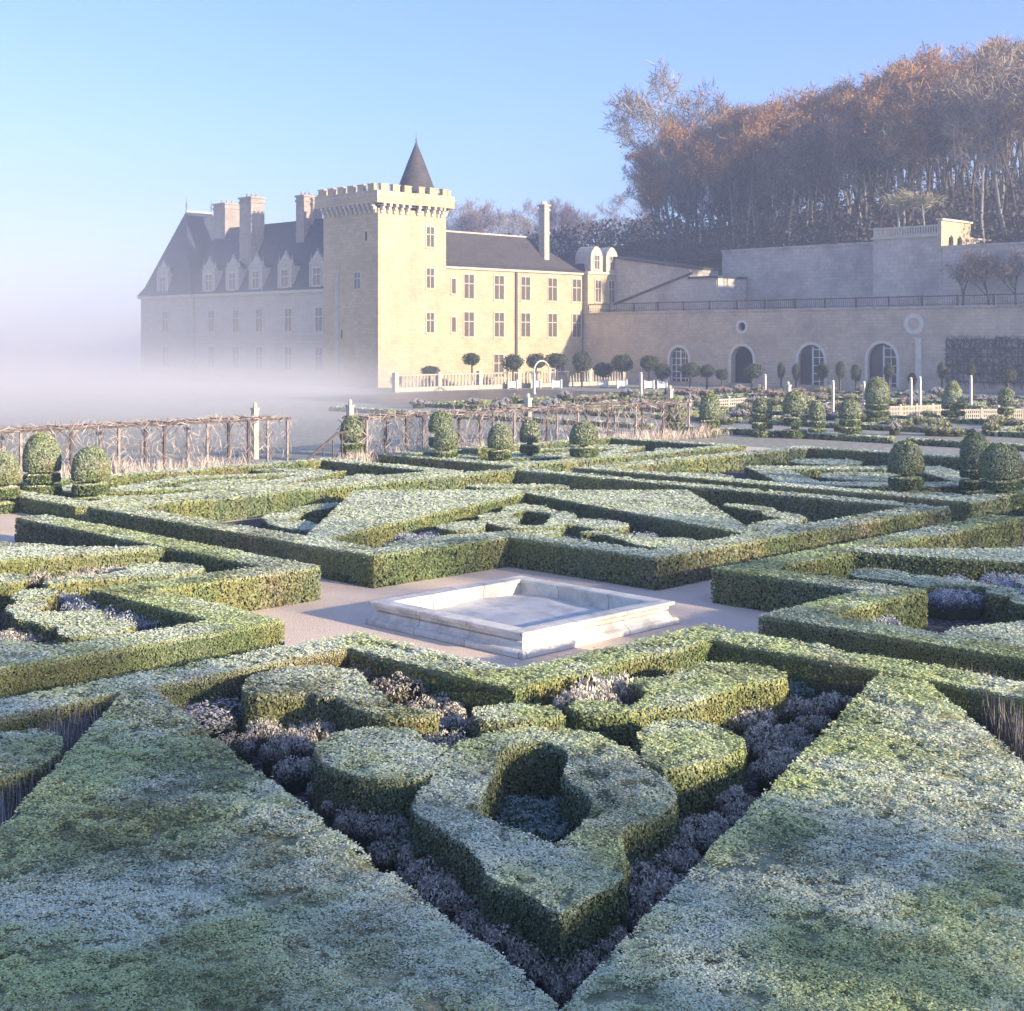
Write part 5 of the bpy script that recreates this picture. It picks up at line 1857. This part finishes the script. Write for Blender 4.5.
# out-of-frame tree row added to shade the near beds; heights and density shape it
p_ = Vector((-SVEC.y, SVEC.x)).normalized()
p_ = -p_ if p_.y < 0 else p_
sd_ = Vector((SVEC.x, SVEC.y)).normalized()
SHADE_TREES = [make_tree_proto(400 + i, 11.0, .75, .25, .12, PURPLE, twigs=5, leaf_cols=[np.array([.05, .07, .03])], leaves=250, levels=3, tw=(.3, .8), asp=.06) for i in range(2)]
SHADE_TREES.append(make_tree_proto(402, 11.0, .75, .25, .12, PURPLE, twigs=9, leaf_cols=[np.array([.05, .07, .03])], leaves=1500, levels=3, tw=(.3, .8), asp=.06))
for i in range(23):
    if abs(-24 + i * 4.3 - 23.5) < 3.4:  # gap left so the sun reaches the basin
        continue
    q = p_ * (-24 + i * 4.3) + sd_ * (27 + random.uniform(-1.5, 1.5))
    plant_tree(SHADE_TREES[i % 2 if -24 + i * 4.3 > 13 else 2], q.x, q.y, 0.2, random.uniform(.85, 1.15) * (.68 if abs(-24 + i * 4.3 - 15) < 4.5 else 1), "unseen tree in the row added at the right to shade the near beds", name="shade_tree", group="unseen row of shade trees right of the garden")

# ------------------------------------------------------------------ air
def volume_mat(name):
    m = bpy.data.materials.new(name)
    m.use_nodes = True
    nt = m.node_tree
    nt.nodes.remove(nt.nodes["Principled BSDF"])
    v = nt.nodes.new("ShaderNodeVolumePrincipled")
    nt.links.new(v.outputs[0], nt.nodes["Material Output"].inputs["Volume"])
    return m, nt, v


hm, nt, v = volume_mat("haze_air")
v.inputs["Color"].default_value = (0.68, 0.78, 0.97, 1)
v.inputs["Density"].default_value = HAZE_DENSITY
v.inputs["Anisotropy"].default_value = 0.4
hz = MB().box(-430, 430, -70, 570, -1.2, 70).build("haze", hm)
tag(hz, "thin bluish morning haze filling the whole air", kind="stuff")

fm, nt, v = volume_mat("fog_bank_air")
N, L = nt.nodes, nt.links
v.inputs["Color"].default_value = (0.96, 0.95, 0.96, 1)
v.inputs["Anisotropy"].default_value = 0.0
tc = N.new("ShaderNodeTexCoord")
sep = N.new("ShaderNodeSeparateXYZ")
L.new(tc.outputs["Object"], sep.inputs[0])


def math_node(op, a, b=None, clamp=False):
    n = N.new("ShaderNodeMath")
    n.operation = op
    n.use_clamp = clamp
    for i, q in enumerate((a, b)):
        if q is None:
            continue
        if isinstance(q, (int, float)):
            n.inputs[i].default_value = q
        else:
            L.new(q, n.inputs[i])
    return n.outputs[0]


def ramp(sock, a, b):
    n = N.new("ShaderNodeMapRange")
    n.interpolation_type = 'SMOOTHSTEP'
    n.inputs["From Min"].default_value = a
    n.inputs["From Max"].default_value = b
    L.new(sock, n.inputs["Value"])
    return n.outputs[0]


X, Y_, Z = sep.outputs
low = math_node('POWER', ramp(Z, 40.0, -3.0), 2.8)
high = math_node('MULTIPLY', ramp(Z, 62.0, 8.0), 0.15)
mist = math_node('MULTIPLY', math_node('POWER', ramp(Z, 8.5, -1.0), 2.3), 2.3)
prof_ = math_node('MULTIPLY', low, 0.45)
side_wide = ramp(math_node('ADD', math_node('SUBTRACT', X, math_node('MULTIPLY', ramp(Y_, 225.0, 310.0), 75.0)), math_node('MULTIPLY', Y_, 0.055)), 0.0, -80.0)
side = ramp(math_node('ADD', math_node('SUBTRACT', X, math_node('MULTIPLY', ramp(Y_, 225.0, 310.0), 75.0)), math_node('MULTIPLY', Y_, 0.055)), -2.5, -24.0)
front = ramp(Y_, 62.0, 104.0)
back = ramp(Y_, 545.0, 430.0)
nz = N.new("ShaderNodeTexNoise")
nz.inputs["Scale"].default_value = 0.025
nz.inputs["Detail"].default_value = 2
L.new(tc.outputs["Object"], nz.inputs["Vector"])
nzr = ramp(nz.outputs["Fac"], 0.25, 0.7)
nzm = math_node('ADD', math_node('MULTIPLY', nzr, 0.8), 0.45)
side_mist = ramp(math_node('ADD', X, math_node('MULTIPLY', Y_, 0.055)), 3.0, -15.0)
den = math_node('ADD', math_node('MULTIPLY', prof_, side), math_node('MULTIPLY', mist, side_mist))
den = math_node('ADD', den, math_node('MULTIPLY', high, side_wide))
den = math_node('MULTIPLY', den, math_node('MULTIPLY', front, back))
den = math_node('MULTIPLY', math_node('MULTIPLY', den, nzm), 0.013)
L.new(den, v.inputs["Density"])
fg = MB().box(-415, 95, 69, 555, -.9, 66).build("fog", fm)
tag(fg, "thick white ground fog lying over the left of the castle", kind="stuff")
